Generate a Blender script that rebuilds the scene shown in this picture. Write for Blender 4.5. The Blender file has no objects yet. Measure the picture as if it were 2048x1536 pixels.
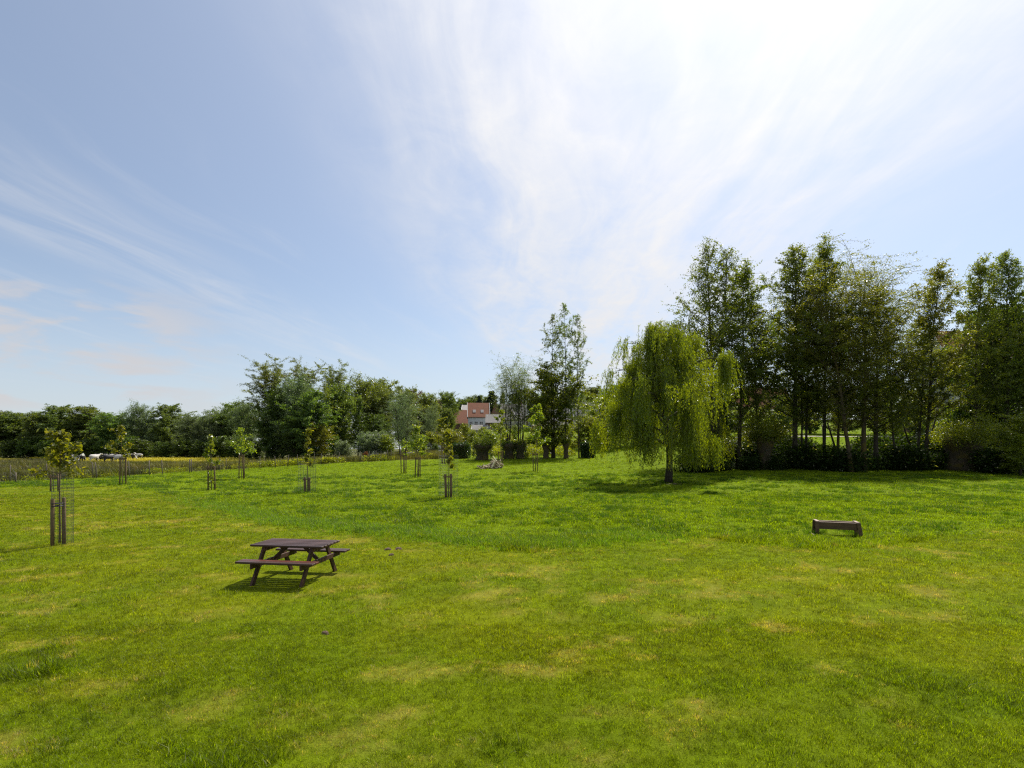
import bpy, bmesh, math
import numpy as np
from mathutils import Vector, Matrix
from math import radians as RAD, sin, cos, pi

SC = bpy.context.scene
COL = SC.collection

# ------------------------------------------------------------------ camera, sky, sun, exposure
F, CX, CY, H = 1046.0, 1024.0, 897.0, 2.68      # focal length in px of the 2048 px wide photograph
PIT = 0.0                                        # level camera, lens shifted up, so uprights stay upright
cp, sp = cos(PIT), sin(PIT)
cd = bpy.data.cameras.new('camera'); cam = bpy.data.objects.new('camera', cd); COL.objects.link(cam)
cam.location = (0, 0, H); cam.rotation_euler = (pi / 2 + PIT, 0, 0)
cd.shift_y = (CY - 768) / 2048; cd.sensor_width = 36; cd.lens = 36 * F / 2048; cd.clip_start = .1; cd.clip_end = 6000
SC.camera = cam

SUN_EL, SUN_AZ = RAD(54), RAD(31)               # azimuth from +Y (view direction) towards +X
sun_dir = Vector((sin(SUN_AZ) * cos(SUN_EL), cos(SUN_AZ) * cos(SUN_EL), sin(SUN_EL)))
sd = bpy.data.lights.new('sun', 'SUN'); sd.energy = 4.8; sd.angle = RAD(.9); sd.color = (1, .95, .86)
so = bpy.data.objects.new('sun', sd); COL.objects.link(so)
so.rotation_euler = (-sun_dir).to_track_quat('-Z', 'Y').to_euler(); so.location = (20, 20, 60)

SC.view_settings.view_transform = 'Standard'; SC.view_settings.look = 'None'
SC.view_settings.exposure = .58; SC.view_settings.gamma = 1; SC.view_settings.use_curve_mapping = False
SC.cycles.max_bounces = 8; SC.cycles.diffuse_bounces = 5; SC.cycles.transmission_bounces = 6
SC.cycles.transparent_max_bounces = 8; SC.cycles.use_denoising = False; SC.cycles.pixel_filter_type = 'BLACKMAN_HARRIS'; SC.cycles.filter_width = 1.25
SC.cycles.sample_clamp_indirect = 6; SC.cycles.sample_clamp_direct = 12


class NT:
    """small helper for writing node trees"""
    def __init__(s, tree): s.t = tree; s.n = tree.nodes; s.l = tree.links
    def add(s, typ, ins=None, **props):
        nd = s.n.new(typ)
        for k, v in props.items(): setattr(nd, k, v)
        for k, v in (ins or {}).items(): s.set(nd.inputs[k], v)
        return nd
    def set(s, sock, v):
        if isinstance(v, bpy.types.NodeSocket): s.l.new(v, sock)
        elif isinstance(v, bpy.types.Node): s.l.new(v.outputs[0], sock)
        else: sock.default_value = v
    def m(s, op, a, b=0.0, c=0.0, clamp=False):
        nd = s.n.new('ShaderNodeMath'); nd.operation = op; nd.use_clamp = clamp
        s.set(nd.inputs[0], a); s.set(nd.inputs[1], b); s.set(nd.inputs[2], c); return nd.outputs[0]
    def rng(s, v, a, b, c=0.0, d=1.0, smooth=True):
        nd = s.n.new('ShaderNodeMapRange'); nd.interpolation_type = 'SMOOTHSTEP' if smooth else 'LINEAR'
        for i, x in enumerate((v, a, b, c, d)): s.set(nd.inputs[i], x)
        return nd.outputs[0]
    def mix(s, f, a, b, blend='MIX'):
        nd = s.n.new('ShaderNodeMix'); nd.data_type = 'RGBA'; nd.blend_type = blend
        s.set(nd.inputs[0], f); s.set(nd.inputs[6], a); s.set(nd.inputs[7], b); return nd.outputs[2]
    def noise(s, vec, scale, detail=3, rough=.55, dist=0.0):
        nd = s.add('ShaderNodeTexNoise', {'Scale': scale, 'Detail': detail, 'Roughness': rough, 'Distortion': dist})
        if vec is not None: s.l.new(vec, nd.inputs['Vector'])
        return nd.outputs[0]
    def xyz(s, x, y, z=0.0):
        nd = s.n.new('ShaderNodeCombineXYZ')
        for i, v in enumerate((x, y, z)): s.set(nd.inputs[i], v)
        return nd.outputs[0]


def build_world():
    w = bpy.data.worlds.new('World'); SC.world = w; w.use_nodes = True
    w.node_tree.nodes.clear(); N = NT(w.node_tree)
    sky = N.add('ShaderNodeTexSky', sky_type='NISHITA', sun_disc=False)
    sky.sun_elevation = SUN_EL; sky.sun_rotation = SUN_AZ
    sky.altitude = 60; sky.air_density = 1.0; sky.dust_density = 1.0; sky.ozone_density = 2.2
    tc = N.add('ShaderNodeTexCoord').outputs['Generated']
    s = N.add('ShaderNodeSeparateXYZ', {0: tc}); X, Y, Z = s.outputs
    zc = N.m('MAXIMUM', Z, .02)
    # cirrus lies in a high flat layer: u across, v along the fibres
    a = RAD(4)
    u0 = N.m('DIVIDE', N.m('SUBTRACT', N.m('MULTIPLY', X, cos(a)), N.m('MULTIPLY', Y, sin(a))), zc)
    v0 = N.m('DIVIDE', N.m('ADD', N.m('MULTIPLY', Y, cos(a)), N.m('MULTIPLY', X, sin(a))), zc)
    warp = N.noise(N.xyz(N.m('MULTIPLY', u0, .55), N.m('MULTIPLY', v0, .35), 3.1), 1.0, 3, .5)
    u = N.m('ADD', u0, N.m('MULTIPLY', N.m('SUBTRACT', warp, .5), 1.1))
    fib = N.noise(N.xyz(N.m('MULTIPLY', u, 4.2), N.m('MULTIPLY', v0, .75), 0.0), 1.0, 7, .60, .45)
    fib2 = N.noise(N.xyz(N.m('MULTIPLY', u, 2.0), N.m('MULTIPLY', v0, .45), 7.7), 1.0, 5, .55, .5)
    puff = N.noise(N.xyz(N.m('MULTIPLY', u0, 5.0), N.m('MULTIPLY', v0, 3.6), 2.2), 1.0, 6, .62, .6)
    band = N.m('MULTIPLY', N.rng(u, -.95, -.05), N.rng(u, 2.0, .9))
    str1 = N.m('MULTIPLY', N.rng(u0, -2.75, -2.25), N.rng(u0, -1.55, -2.05))
    str1 = N.m('MULTIPLY', str1, N.rng(v0, 9.0, 4.0))
    thin = N.rng(fib, .44, .80)
    thick = N.rng(N.m('ADD', N.m('MULTIPLY', fib, .5), N.m('MULTIPLY', fib2, .5)), .30, .66)
    c1 = N.m('MULTIPLY', band, N.m('ADD', N.m('MULTIPLY', thick, .78), N.m('MULTIPLY', N.rng(puff, .30, .74), .30)))
    c2 = N.m('MULTIPLY', N.m('MULTIPLY', thin, N.rng(fib2, .38, .66)), .24)
    c3 = N.m('MULTIPLY', str1, N.m('MULTIPLY', N.rng(fib, .30, .78), .42))
    cl = N.m('MAXIMUM', N.m('MAXIMUM', c1, c2), c3)
    cl = N.m('MULTIPLY', cl, N.rng(Z, .0, .18))
    # low banks of cumulus far off to the left
    az = N.m('DIVIDE', X, N.m('MAXIMUM', Y, .05))
    low = N.noise(N.xyz(N.m('MULTIPLY', az, 4.2), N.m('MULTIPLY', Z, 26.0), 4.0), 1.0, 5, .55, .3)
    lowm = N.m('MULTIPLY', N.m('MULTIPLY', N.rng(Z, .27, .19), N.rng(Z, .03, .08)), N.rng(az, -.45, -.75))
    lowc = N.m('MULTIPLY', N.rng(low, .44, .62), N.m('MULTIPLY', lowm, .75))
    # brightness of thin ice cloud grows towards the sun
    dt = N.add('ShaderNodeVectorMath', {0: tc, 1: tuple(sun_dir)}, operation='DOT_PRODUCT').outputs['Value']
    dt = N.m('MAXIMUM', dt, 0.0)
    near = N.m('POWER', dt, 5.0)
    lum = N.m('ADD', 6.8, N.m('MULTIPLY', near, 3.6))
    ccol = N.add('ShaderNodeVectorMath', {0: (1.0, 1.0, 1.02), 'Scale': lum}, operation='SCALE').outputs[0]
    halo = N.m('MULTIPLY', N.m('POWER', dt, 4.0), 2.3)
    skyc = N.add('ShaderNodeHueSaturation', {'Saturation': .98, 'Value': 1.14, 'Color': sky.outputs[0]}).outputs[0]
    veil = N.rng(Z, .30, -.02)
    base = N.mix(N.m('ADD', .20, N.m('MULTIPLY', veil, .50)), skyc, (5.7, 6.3, 7.1, 1))
    base = N.add('ShaderNodeVectorMath', {0: base, 1: N.xyz(halo, halo, halo)}, operation='ADD').outputs[0]
    c = N.mix(cl, base, ccol)
    c = N.mix(lowc, c, (5.9, 5.6, 5.6, 1))
    bg = N.add('ShaderNodeBackground', {'Color': c, 'Strength': .075})
    out = N.add('ShaderNodeOutputWorld', {'Surface': bg.outputs[0]})


build_world()


# ------------------------------------------------------------------ photograph pixel <-> place
def ss(a, b, x):
    t = np.clip((np.asarray(x, float) - a) / (b - a), 0, 1); return t * t * (3 - 2 * t)


def vnoise(x, y, seed=0):
    x = np.asarray(x, float); y = np.asarray(y, float)
    xi = np.floor(x).astype(np.int64); yi = np.floor(y).astype(np.int64)
    fx = x - xi; fy = y - yi; fx = fx * fx * (3 - 2 * fx); fy = fy * fy * (3 - 2 * fy)
    def h(a, b):
        n = (a * 374761393 + b * 668265263 + seed * 1442695041) & 0x7fffffff
        n = ((n ^ (n >> 13)) * 1274126177) & 0x7fffffff
        return ((n ^ (n >> 16)) & 0xffff) / 65535.0
    return (h(xi, yi) * (1 - fx) + h(xi + 1, yi) * fx) * (1 - fy) + (h(xi, yi + 1) * (1 - fx) + h(xi + 1, yi + 1) * fx) * fy


def fbm(x, y, seed=0, oct=4):
    s = 0; a = .5; t = 0
    for i in range(oct):
        s = s + a * vnoise(x * 2 ** i, y * 2 ** i, seed + i * 17); t += a; a *= .55
    return s / t


def terrain(X, Y):
    X = np.asarray(X, float); Y = np.asarray(Y, float)
    w = ss(-46, -10, X)
    near = .00040 * np.clip(Y - 20, 0, 55) ** 2
    slope = .080 * np.clip(Y - 75, 0, 150) + .05 * np.clip(Y - 225, 0, 400)
    z = w * near + ss(-45, 5, X) * slope
    z = z + ss(52, 66, Y) * 1.9 * ss(12, 26, X)
    z = z + .10 * (fbm(X * .09, Y * .09, 5, 3) - .5) * ss(4, 14, np.abs(Y)) + .05 * (fbm(X * .5, Y * .5, 9, 2) - .5)
    return z


def gz(x, y): return float(terrain(x, y))


def at(px, D, up=0.0):
    """ground point at depth D under picture column px"""
    x = 0.0
    for _ in range(6):
        z = gz(x, D) + up - H
        x = (px - CX) / F * (D * cp + z * sp)
    return Vector((x, D, gz(x, D)))


def ray(px, py):
    dx = (px - CX) / F; dy = (CY - py) / F
    return Vector((dx, cp - dy * sp, sp + dy * cp))


def ground(px, py):
    r = ray(px, py); t = 2.0; last = t
    while t < 900:
        p = r * t
        if H + p.z < gz(p.x, p.y): break
        last = t; t *= 1.02
    a, b = last, t
    for _ in range(24):
        m = (a + b) / 2; p = r * m
        if H + p.z < gz(p.x, p.y): b = m
        else: a = m
    p = r * a
    return Vector((p.x, p.y, gz(p.x, p.y)))


def top_h(p, py):
    """height above p that reaches picture row py"""
    t = (CY - py) / F
    return H + p.y * (t * cp + sp) / (cp - t * sp) - p.z


def proj(p):
    z = p[2] - H; f = p[1] * cp + z * sp; u = z * cp - p[1] * sp
    return CX + F * p[0] / f, CY - F * u / f


# ------------------------------------------------------------------ object helpers
def link(o, parent=None):
    COL.objects.link(o)
    if parent is not None: o.parent = parent
    return o


def tag(o, label=None, cat=None, group=None, kind=None):
    if label: o['label'] = label
    if cat: o['category'] = cat
    if group: o['group'] = group
    if kind: o['kind'] = kind
    return o


def empty(name, loc, rz=0, scale=1.0):
    o = bpy.data.objects.new(name, None); o.location = loc; o.rotation_euler = (0, 0, rz)
    o.empty_display_size = .3
    o.scale = scale if hasattr(scale, '__len__') else (scale,) * 3
    return link(o)


def obj(name, me, mat=None, parent=None, loc=None, rot=None):
    if mat is not None and not me.materials: me.materials.append(mat)
    o = bpy.data.objects.new(name, me)
    if loc is not None: o.location = loc
    if rot is not None: o.rotation_euler = rot
    return link(o, parent)


def copy_tree(o, parent=None):
    c = o.copy(); COL.objects.link(c); c.parent = parent
    for ch in [k for k in o.children]: copy_tree(ch, c)
    return c


class Geo:
    """collects quads/tris, boxes and tubes into one mesh"""
    def __init__(s): s.v = []; s.f = []; s.n = 0
    def raw(s, v, f):
        s.v.extend(map(tuple, v)); s.f.extend([tuple(i + s.n for i in q) for q in f]); s.n = len(s.v)
    def box(s, c, size, rot=None, taper=1.0):
        hx, hy, hz = [k / 2 for k in size]
        vs = [Vector((x * (taper if z > 0 else 1), y * (taper if z > 0 else 1), z)) for x in (-hx, hx) for y in (-hy, hy) for z in (-hz, hz)]
        if rot is not None: vs = [rot @ v for v in vs]
        c = Vector(c); vs = [v + c for v in vs]
        s.raw(vs, [(0, 1, 3, 2), (4, 6, 7, 5), (0, 4, 5, 1), (2, 3, 7, 6), (0, 2, 6, 4), (1, 5, 7, 3)])
    def bar(s, p, q, w, t, up=(0, 0, 1)):
        """a straight board from p to q, w wide (across up) and t thick"""
        p = Vector(p); q = Vector(q); d = (q - p).normalized(); u = Vector(up)
        a = d.cross(u).normalized(); b = a.cross(d).normalized()
        s.raw([p + a * w * i / 2 + b * t * j / 2 for i, j in ((-1, -1), (1, -1), (1, 1), (-1, 1))] +
              [q + a * w * i / 2 + b * t * j / 2 for i, j in ((-1, -1), (1, -1), (1, 1), (-1, 1))],
              [(3, 2, 1, 0), (4, 5, 6, 7), (0, 1, 5, 4), (1, 2, 6, 5), (2, 3, 7, 6), (3, 0, 4, 7)])
    def tube(s, pts, rad, n=6, cap=True, rough=0, rng=None):
        pts = [Vector(p) for p in pts]; m = len(pts)
        if not hasattr(rad, '__len__'): rad = [rad] * m
        d0 = (pts[1] - pts[0]).normalized()
        a = d0.orthogonal().normalized(); base = s.n; vs = []
        for i, p in enumerate(pts):
            d = (pts[min(i + 1, m - 1)] - pts[max(i - 1, 0)]).normalized()
            a = (a - d * a.dot(d)); a = a.normalized() if a.length > 1e-6 else d.orthogonal().normalized()
            b = d.cross(a)
            for k in range(n):
                t = 2 * pi * k / n; r = rad[i]
                if rough and rng is not None: r *= 1 + rng.uniform(-rough, rough)
                vs.append(p + (a * cos(t) + b * sin(t)) * r)
        f = [(i * n + k, i * n + (k + 1) % n, (i + 1) * n + (k + 1) % n, (i + 1) * n + k) for i in range(m - 1) for k in range(n)]
        if cap: f += [tuple(range(n - 1, -1, -1)), tuple((m - 1) * n + k for k in range(n))]
        s.raw(vs, f)
    def mesh(s, name, smooth=False):
        me = bpy.data.meshes.new(name); me.from_pydata(s.v, [], s.f); me.update()
        if smooth: me.shade_smooth()
        return me


def mesh_np(name, V, Q, k=4, smooth=False, attrs=None):
    me = bpy.data.meshes.new(name)
    V = np.asarray(V, np.float32); Q = np.asarray(Q, np.int32).reshape(-1, k)
    me.vertices.add(len(V)); me.vertices.foreach_set('co', V.ravel())
    me.loops.add(Q.size); me.loops.foreach_set('vertex_index', Q.ravel())
    me.polygons.add(len(Q)); me.polygons.foreach_set('loop_start', np.arange(len(Q), dtype=np.int32) * k)
    me.update(calc_edges=True)
    if smooth: me.shade_smooth()
    for nm, (typ, arr) in (attrs or {}).items():
        at_ = me.attributes.new(nm, typ, 'POINT')
        at_.data.foreach_set('color' if typ == 'FLOAT_COLOR' else ('vector' if typ == 'FLOAT_VECTOR' else 'value'), np.asarray(arr).ravel())
    return me


def leaf_arrays(C, S, rng, aspect=.55, up=.35, tone=None, axis=None):
    """a folded leaf (two triangles as a quad) at each point of C, half length S"""
    n = len(C)
    if axis is None:
        A = rng.normal(size=(n, 3))
    else:
        A = np.asarray(axis, float) + rng.normal(size=(n, 3)) * .25
    A /= np.linalg.norm(A, axis=1, keepdims=True) + 1e-9
    Nn = rng.normal(size=(n, 3)); Nn[:, 2] = Nn[:, 2] * .8 + up * 2
    B = np.cross(Nn, A); B /= np.linalg.norm(B, axis=1, keepdims=True) + 1e-9
    S = np.broadcast_to(np.asarray(S, float).reshape(-1, 1), (n, 1))
    nn = np.cross(A, B)
    V = np.stack([C - A * S, C - B * S * aspect + nn * S * .12, C + A * S, C + B * S * aspect + nn * S * .12], 1).reshape(-1, 3)
    if tone is None: tone = rng.random(n)
    return V, np.repeat(tone, 4)


def leaf_mesh(name, C, S, rng, aspect=.55, up=.35, tone=None, axis=None):
    V, T = leaf_arrays(np.asarray(C, float), S, rng, aspect, up, tone, axis)
    return mesh_np(name, V, np.arange(len(V)), 4, attrs={'tone': ('FLOAT', T.astype(np.float32))})


# ------------------------------------------------------------------ materials
MATS = {}


def newmat(name):
    m = bpy.data.materials.new(name); m.use_nodes = True; m.node_tree.nodes.clear(); MATS[name] = m
    return m, NT(m.node_tree)


def out_mat(N, sh):
    o = N.n.new('ShaderNodeOutputMaterial'); N.l.new(sh, o.inputs['Surface'])


def leaf_mat(name, a, b, trans=.45, gloss=.35, ratio=1.9, vary=.10, tboost=(1.5, 1.35, .35)):
    m, N = newmat(name)
    t = N.add('ShaderNodeAttribute', attribute_name='tone').outputs['Fac']
    oi = N.add('ShaderNodeObjectInfo').outputs['Random']
    c = N.mix(t, a + (1,), b + (1,))
    c = N.add('ShaderNodeHueSaturation', {'Hue': N.m('ADD', .5 - vary * .12, N.m('MULTIPLY', oi, vary * .24)), 'Saturation': 1.0,
                                          'Value': N.m('ADD', 1 - vary, N.m('MULTIPLY', oi, vary * 2)), 'Color': c}).outputs[0]
    pb = N.add('ShaderNodeBsdfPrincipled', {'Base Color': c, 'Roughness': gloss, 'Specular IOR Level': .45})
    tcol = N.mix(1.0, c, tboost + (1,), 'MULTIPLY')
    tcol = N.add('ShaderNodeVectorMath', {0: tcol, 'Scale': ratio}, operation='SCALE').outputs[0]
    tr = N.add('ShaderNodeBsdfTranslucent', {'Color': tcol})
    mx = N.add('ShaderNodeMixShader', {0: trans, 1: pb.outputs[0], 2: tr.outputs[0]})
    out_mat(N, mx.outputs[0]); return m


def bark_mat(name, a, b, scale=6.0, moss=None):
    m, N = newmat(name)
    tc = N.add('ShaderNodeTexCoord').outputs['Object']
    mp = N.add('ShaderNodeMapping', {0: tc, 'Scale': (scale, scale, scale * .25)}).outputs[0]
    n1 = N.noise(mp, 3.0, 6, .65, .6)
    c = N.mix(N.rng(n1, .35, .68), a + (1,), b + (1,))
    if moss:
        n2 = N.noise(tc, 1.3, 4, .6)
        c = N.mix(N.rng(n2, .48, .62), c, moss + (1,))
    bp = N.add('ShaderNodeBump', {'Strength': .8, 'Distance': .03, 'Height': n1})
    pb = N.add('ShaderNodeBsdfPrincipled', {'Base Color': c, 'Roughness': .9, 'Specular IOR Level': .2, 'Normal': bp.outputs[0]})
    out_mat(N, pb.outputs[0]); return m


def plain_mat(name, a, b=None, rough=.7, scale=8.0, spec=.4, stretch=(1, 1, 1), bump=.2, dist=.004, metal=0.0, vary=0.0):
    m, N = newmat(name); b = b or tuple(k * .75 for k in a)
    tc = N.add('ShaderNodeTexCoord').outputs['Object']
    mp = N.add('ShaderNodeMapping', {0: tc, 'Scale': tuple(scale * k for k in stretch)}).outputs[0]
    n = N.noise(mp, 1.0, 6, .62, .4)
    c = N.mix(N.rng(n, .3, .7), a + (1,), b + (1,))
    if vary:
        oi = N.add('ShaderNodeObjectInfo').outputs['Random']
        c = N.add('ShaderNodeHueSaturation', {'Value': N.m('ADD', 1 - vary, N.m('MULTIPLY', oi, 2 * vary)), 'Color': c}).outputs[0]
    bp = N.add('ShaderNodeBump', {'Strength': bump, 'Distance': dist, 'Height': n})
    pb = N.add('ShaderNodeBsdfPrincipled', {'Base Color': c, 'Roughness': rough, 'Specular IOR Level': spec, 'Metallic': metal, 'Normal': bp.outputs[0]})
    out_mat(N, pb.outputs[0]); return m


def roof_mat(name, a, b, row=.33, col=.25):
    """tiles too far off to tell apart: rows and columns in relief with uneven firing colour"""
    m, N = newmat(name)
    tc = N.add('ShaderNodeTexCoord').outputs['Object']
    br = N.add('ShaderNodeTexBrick', {'Vector': N.add('ShaderNodeMapping', {0: tc, 'Rotation': (pi / 2, 0, 0)}).outputs[0], 'Color1': a + (1,), 'Color2': b + (1,), 'Mortar': tuple(k * .5 for k in b) + (1,),
                               'Scale': 1.0, 'Mortar Size': .02, 'Brick Width': col, 'Row Height': row})
    n = N.noise(tc, .8, 5, .6)
    c = N.mix(N.rng(n, .35, .75), br.outputs[0], tuple(k * .62 for k in a) + (1,))
    pb = N.add('ShaderNodeBsdfPrincipled', {'Base Color': c, 'Roughness': .8})
    out_mat(N, pb.outputs[0]); return m


leaf_mat('alder_leaf', (.038, .062, .007), (.105, .130, .012), .50, .45)
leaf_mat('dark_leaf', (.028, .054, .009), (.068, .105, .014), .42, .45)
leaf_mat('far_leaf', (.048, .080, .018), (.095, .135, .030), .42, .6, vary=.22)
leaf_mat('olive_leaf', (.065, .088, .010), (.140, .155, .018), .45, .4)
leaf_mat('silver_leaf', (.070, .105, .045), (.130, .170, .085), .38, .45, tboost=(1.2, 1.2, .6))
leaf_mat('poplar_leaf', (.055, .085, .020), (.120, .155, .045), .46, .35, vary=.16)
leaf_mat('willow_leaf', (.075, .112, .006), (.150, .190, .012), .45, .33, tboost=(1.5, 1.3, .25))
leaf_mat('fresh_leaf', (.065, .100, .008), (.150, .165, .020), .5, .38, vary=.2)
leaf_mat('ivy_leaf', (.014, .034, .008), (.040, .075, .014), .22, .25)
leaf_mat('copper_leaf', (.060, .035, .018), (.110, .070, .030), .3, .45)
leaf_mat('conifer_leaf', (.012, .028, .012), (.028, .050, .020), .12, .6)
leaf_mat('red_leaf', (.16, .055, .03), (.28, .12, .06), .3, .5)
leaf_mat('shrub_leaf', (.070, .105, .008), (.160, .185, .016), .42, .35, vary=.2)
leaf_mat('undergrowth_leaf', (.016, .034, .006), (.045, .080, .010), .3, .4)
bark_mat('dark_bark', (.030, .024, .018), (.075, .062, .045))
bark_mat('grey_bark', (.07, .06, .045), (.16, .14, .10))
bark_mat('moss_bark', (.045, .034, .022), (.11, .085, .05), 5, (.10, .075, .02))
bark_mat('young_bark', (.10, .075, .045), (.23, .18, .11), 25)
plain_mat('stake_wood', (.19, .125, .065), (.09, .06, .035), .85, 20, stretch=(1, 1, .12), bump=.5, vary=.2)
plain_mat('post_wood', (.16, .13, .10), (.07, .058, .045), .9, 18, stretch=(1, 1, .12), bump=.5, vary=.25)
plain_mat('wire_metal', (.11, .12, .11), (.06, .065, .06), .5, 40, metal=.6)
plain_mat('rubber', (.02, .02, .02), rough=.6)

# ------------------------------------------------------------------ ground colour (kind of grass, moisture, wear)
EDGE = [(-400, 985), (0, 975), (210, 972), (420, 1012), (560, 1045), (700, 1058), (860, 1072), (960, 1086), (1080, 1092), (1230, 1078), (1420, 1080), (1640, 1100), (1800, 1090), (2048, 1055), (2500, 1030)]
EDGE_W = np.array([tuple(ground(a, b))[:2] for a, b in EDGE])
_az = EDGE_W[:, 0] / EDGE_W[:, 1]; _r = np.hypot(EDGE_W[:, 0], EDGE_W[:, 1])
DRY = [(980, 1131, 1.1, .22), (210, 1365, .42, .22), (1345, 1455, .38, .2), (760, 1440, .5, .25), (30, 1225, .4, .18), (100, 1205, .6, .14), (1130, 1110, 1.3, .3), (1430, 1190, 1.2, .3),
       (430, 1225, .6, .3), (1000, 1135, 1.5, .35), (60, 1290, .35, .15), (560, 1420, .3, .2), (760, 1100, .8, .12), (250, 1000, 3, .8), (1340, 1165, 1.3, .25), (130, 1395, .3, .1), (890, 1500, .3, .2), (700, 1490, .25, .12), (300, 1410, .35, .15), (1150, 1500, .3, .15)]
DRY_W = [(tuple(ground(a, b))[:2], r, q) for a, b, r, q in DRY]
LUSH = [(180, 1440, 1.3, .7), (60, 1330, .8, .5), (950, 1500, .7, .3), (1900, 1400, 1.2, .6), (430, 1530, .5, .3), (520, 1190, .7, .2)]
LUSH_W = [(tuple(ground(a, b))[:2], r, q) for a, b, r, q in LUSH]
MEAD = [(-900, 1010), (-300, 985), (0, 964), (150, 958), (330, 946), (480, 938), (620, 929), (720, 924), (830, 920), (905, 917)]
MEAD_W = np.array([tuple(ground(a, b))[:2] for a, b in MEAD])
BUT0 = ground(160, 918)


def lawn_rough(X, Y):
    az = X / np.maximum(Y, .3); e = np.interp(az, _az, _r)
    w = (fbm(X * .7, Y * .7, 31, 4) - .5) * 3.4
    return ss(-1.0, 1.0, np.hypot(X, Y) - e + w) * ss(2, 5, Y)


def meadow_mask(X, Y):
    o = np.argsort(MEAD_W[:, 1]); ex = np.interp(Y, MEAD_W[o, 1], MEAD_W[o, 0])
    return ss(.4, -.4, X - ex) * ss(20, 30, Y)


def spots(X, Y, L, seed, k=.62):
    s = np.zeros_like(X)
    wx = (fbm(X * 2.6, Y * 2.6, seed, 4) - .5) * 2.6; wy = (fbm(X * 2.6 + 40, Y * 2.6, seed + 3, 4) - .5) * 2.2
    for (cx, cy), r, q in L:
        dx = (X - cx + wx * r) / r; dy = (Y - cy + wy * q * 1.5) / q
        s = np.maximum(s, ss(1.5, .1, np.hypot(dx, dy)) * (k if r < 1.2 else .8 * k))
    return s


def lawn_color(X, Y):
    """grass colour at a place (linear); also returns rough, dry"""
    n1 = fbm(X * .35, Y * .55, 3, 4); n2 = fbm(X * 1.7, Y * 1.7, 21, 3); n3 = fbm(X * 4.5, Y * 4.5, 55, 2)
    rough = lawn_rough(X, Y)
    fresh = np.array([.100, .136, .0010]); olive = np.array([.128, .150, .0015]); deep = np.array([.064, .106, .0012]); dry = np.array([.33, .235, .065]); rg = np.array([.105, .156, .0008])
    g = ss(.30, .70, n1)[..., None] * .8
    c = fresh * (1 - g) + olive * g
    c = c * (1 - rough[..., None] * .75) + rg * rough[..., None] * .75
    lush = spots(X, Y, LUSH_W, 70, 1.0) * .55
    c = c * (1 - lush[..., None]) + deep * lush[..., None]
    d2 = ss(.56, .36, n2) * .28
    c = c * (1 - d2[..., None]) + deep * d2[..., None]
    dr = np.maximum(spots(X, Y, DRY_W, 90) * (.15 + .75 * ss(.3, .7, n3)), ss(.58, .78, fbm(X * 1.3 + 9, Y * 1.9, 77, 4)) * .45 * (1 - rough)) * (1 - lush)
    c = c * (1 - .6 * dr[..., None]) + dry * .6 * dr[..., None]
    c = c * (.80 + .40 * n3)[..., None]
    return c, rough, dr


def all_color(X, Y):
    c, rough, dr = lawn_color(X, Y)
    mm = meadow_mask(X, Y)[..., None]
    m1 = fbm(X * .06, Y * .14, 12, 4)[..., None]; m2 = fbm(X * .25, Y * .5, 15, 3)[..., None]
    rush = np.array([.052, .054, .030]); mg = np.array([.085, .090, .018]); tan = np.array([.15, .12, .065])
    g = ss(.4, .62, m1); mc = rush * (1 - g) + mg * g; t = ss(.52, .7, m2) * .45; mc = mc * (1 - t) + tan * t
    bc = np.array([.30, .26, .012]); b = butter(X, Y)[..., None]
    mc = mc * (1 - b) + bc * b
    return c * (1 - mm) + mc * mm, rough, dr


def butter(X, Y):
    """buttercup band near the far side of the meadow"""
    az = X / np.maximum(Y, 1) * F + CX
    band = ss(92, 108, Y + (az - 250) * .03) * ss(148, 132, Y) * ss(100, 260, az) * ss(510, 450, az)
    n = fbm(X * .10, Y * .06, 41, 3)
    return np.clip(band * ss(.25, .5, n) + ss(.66, .74, n) * .18 * ss(55, 70, Y) * ss(150, 130, Y), 0, 1) * .8


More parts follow.
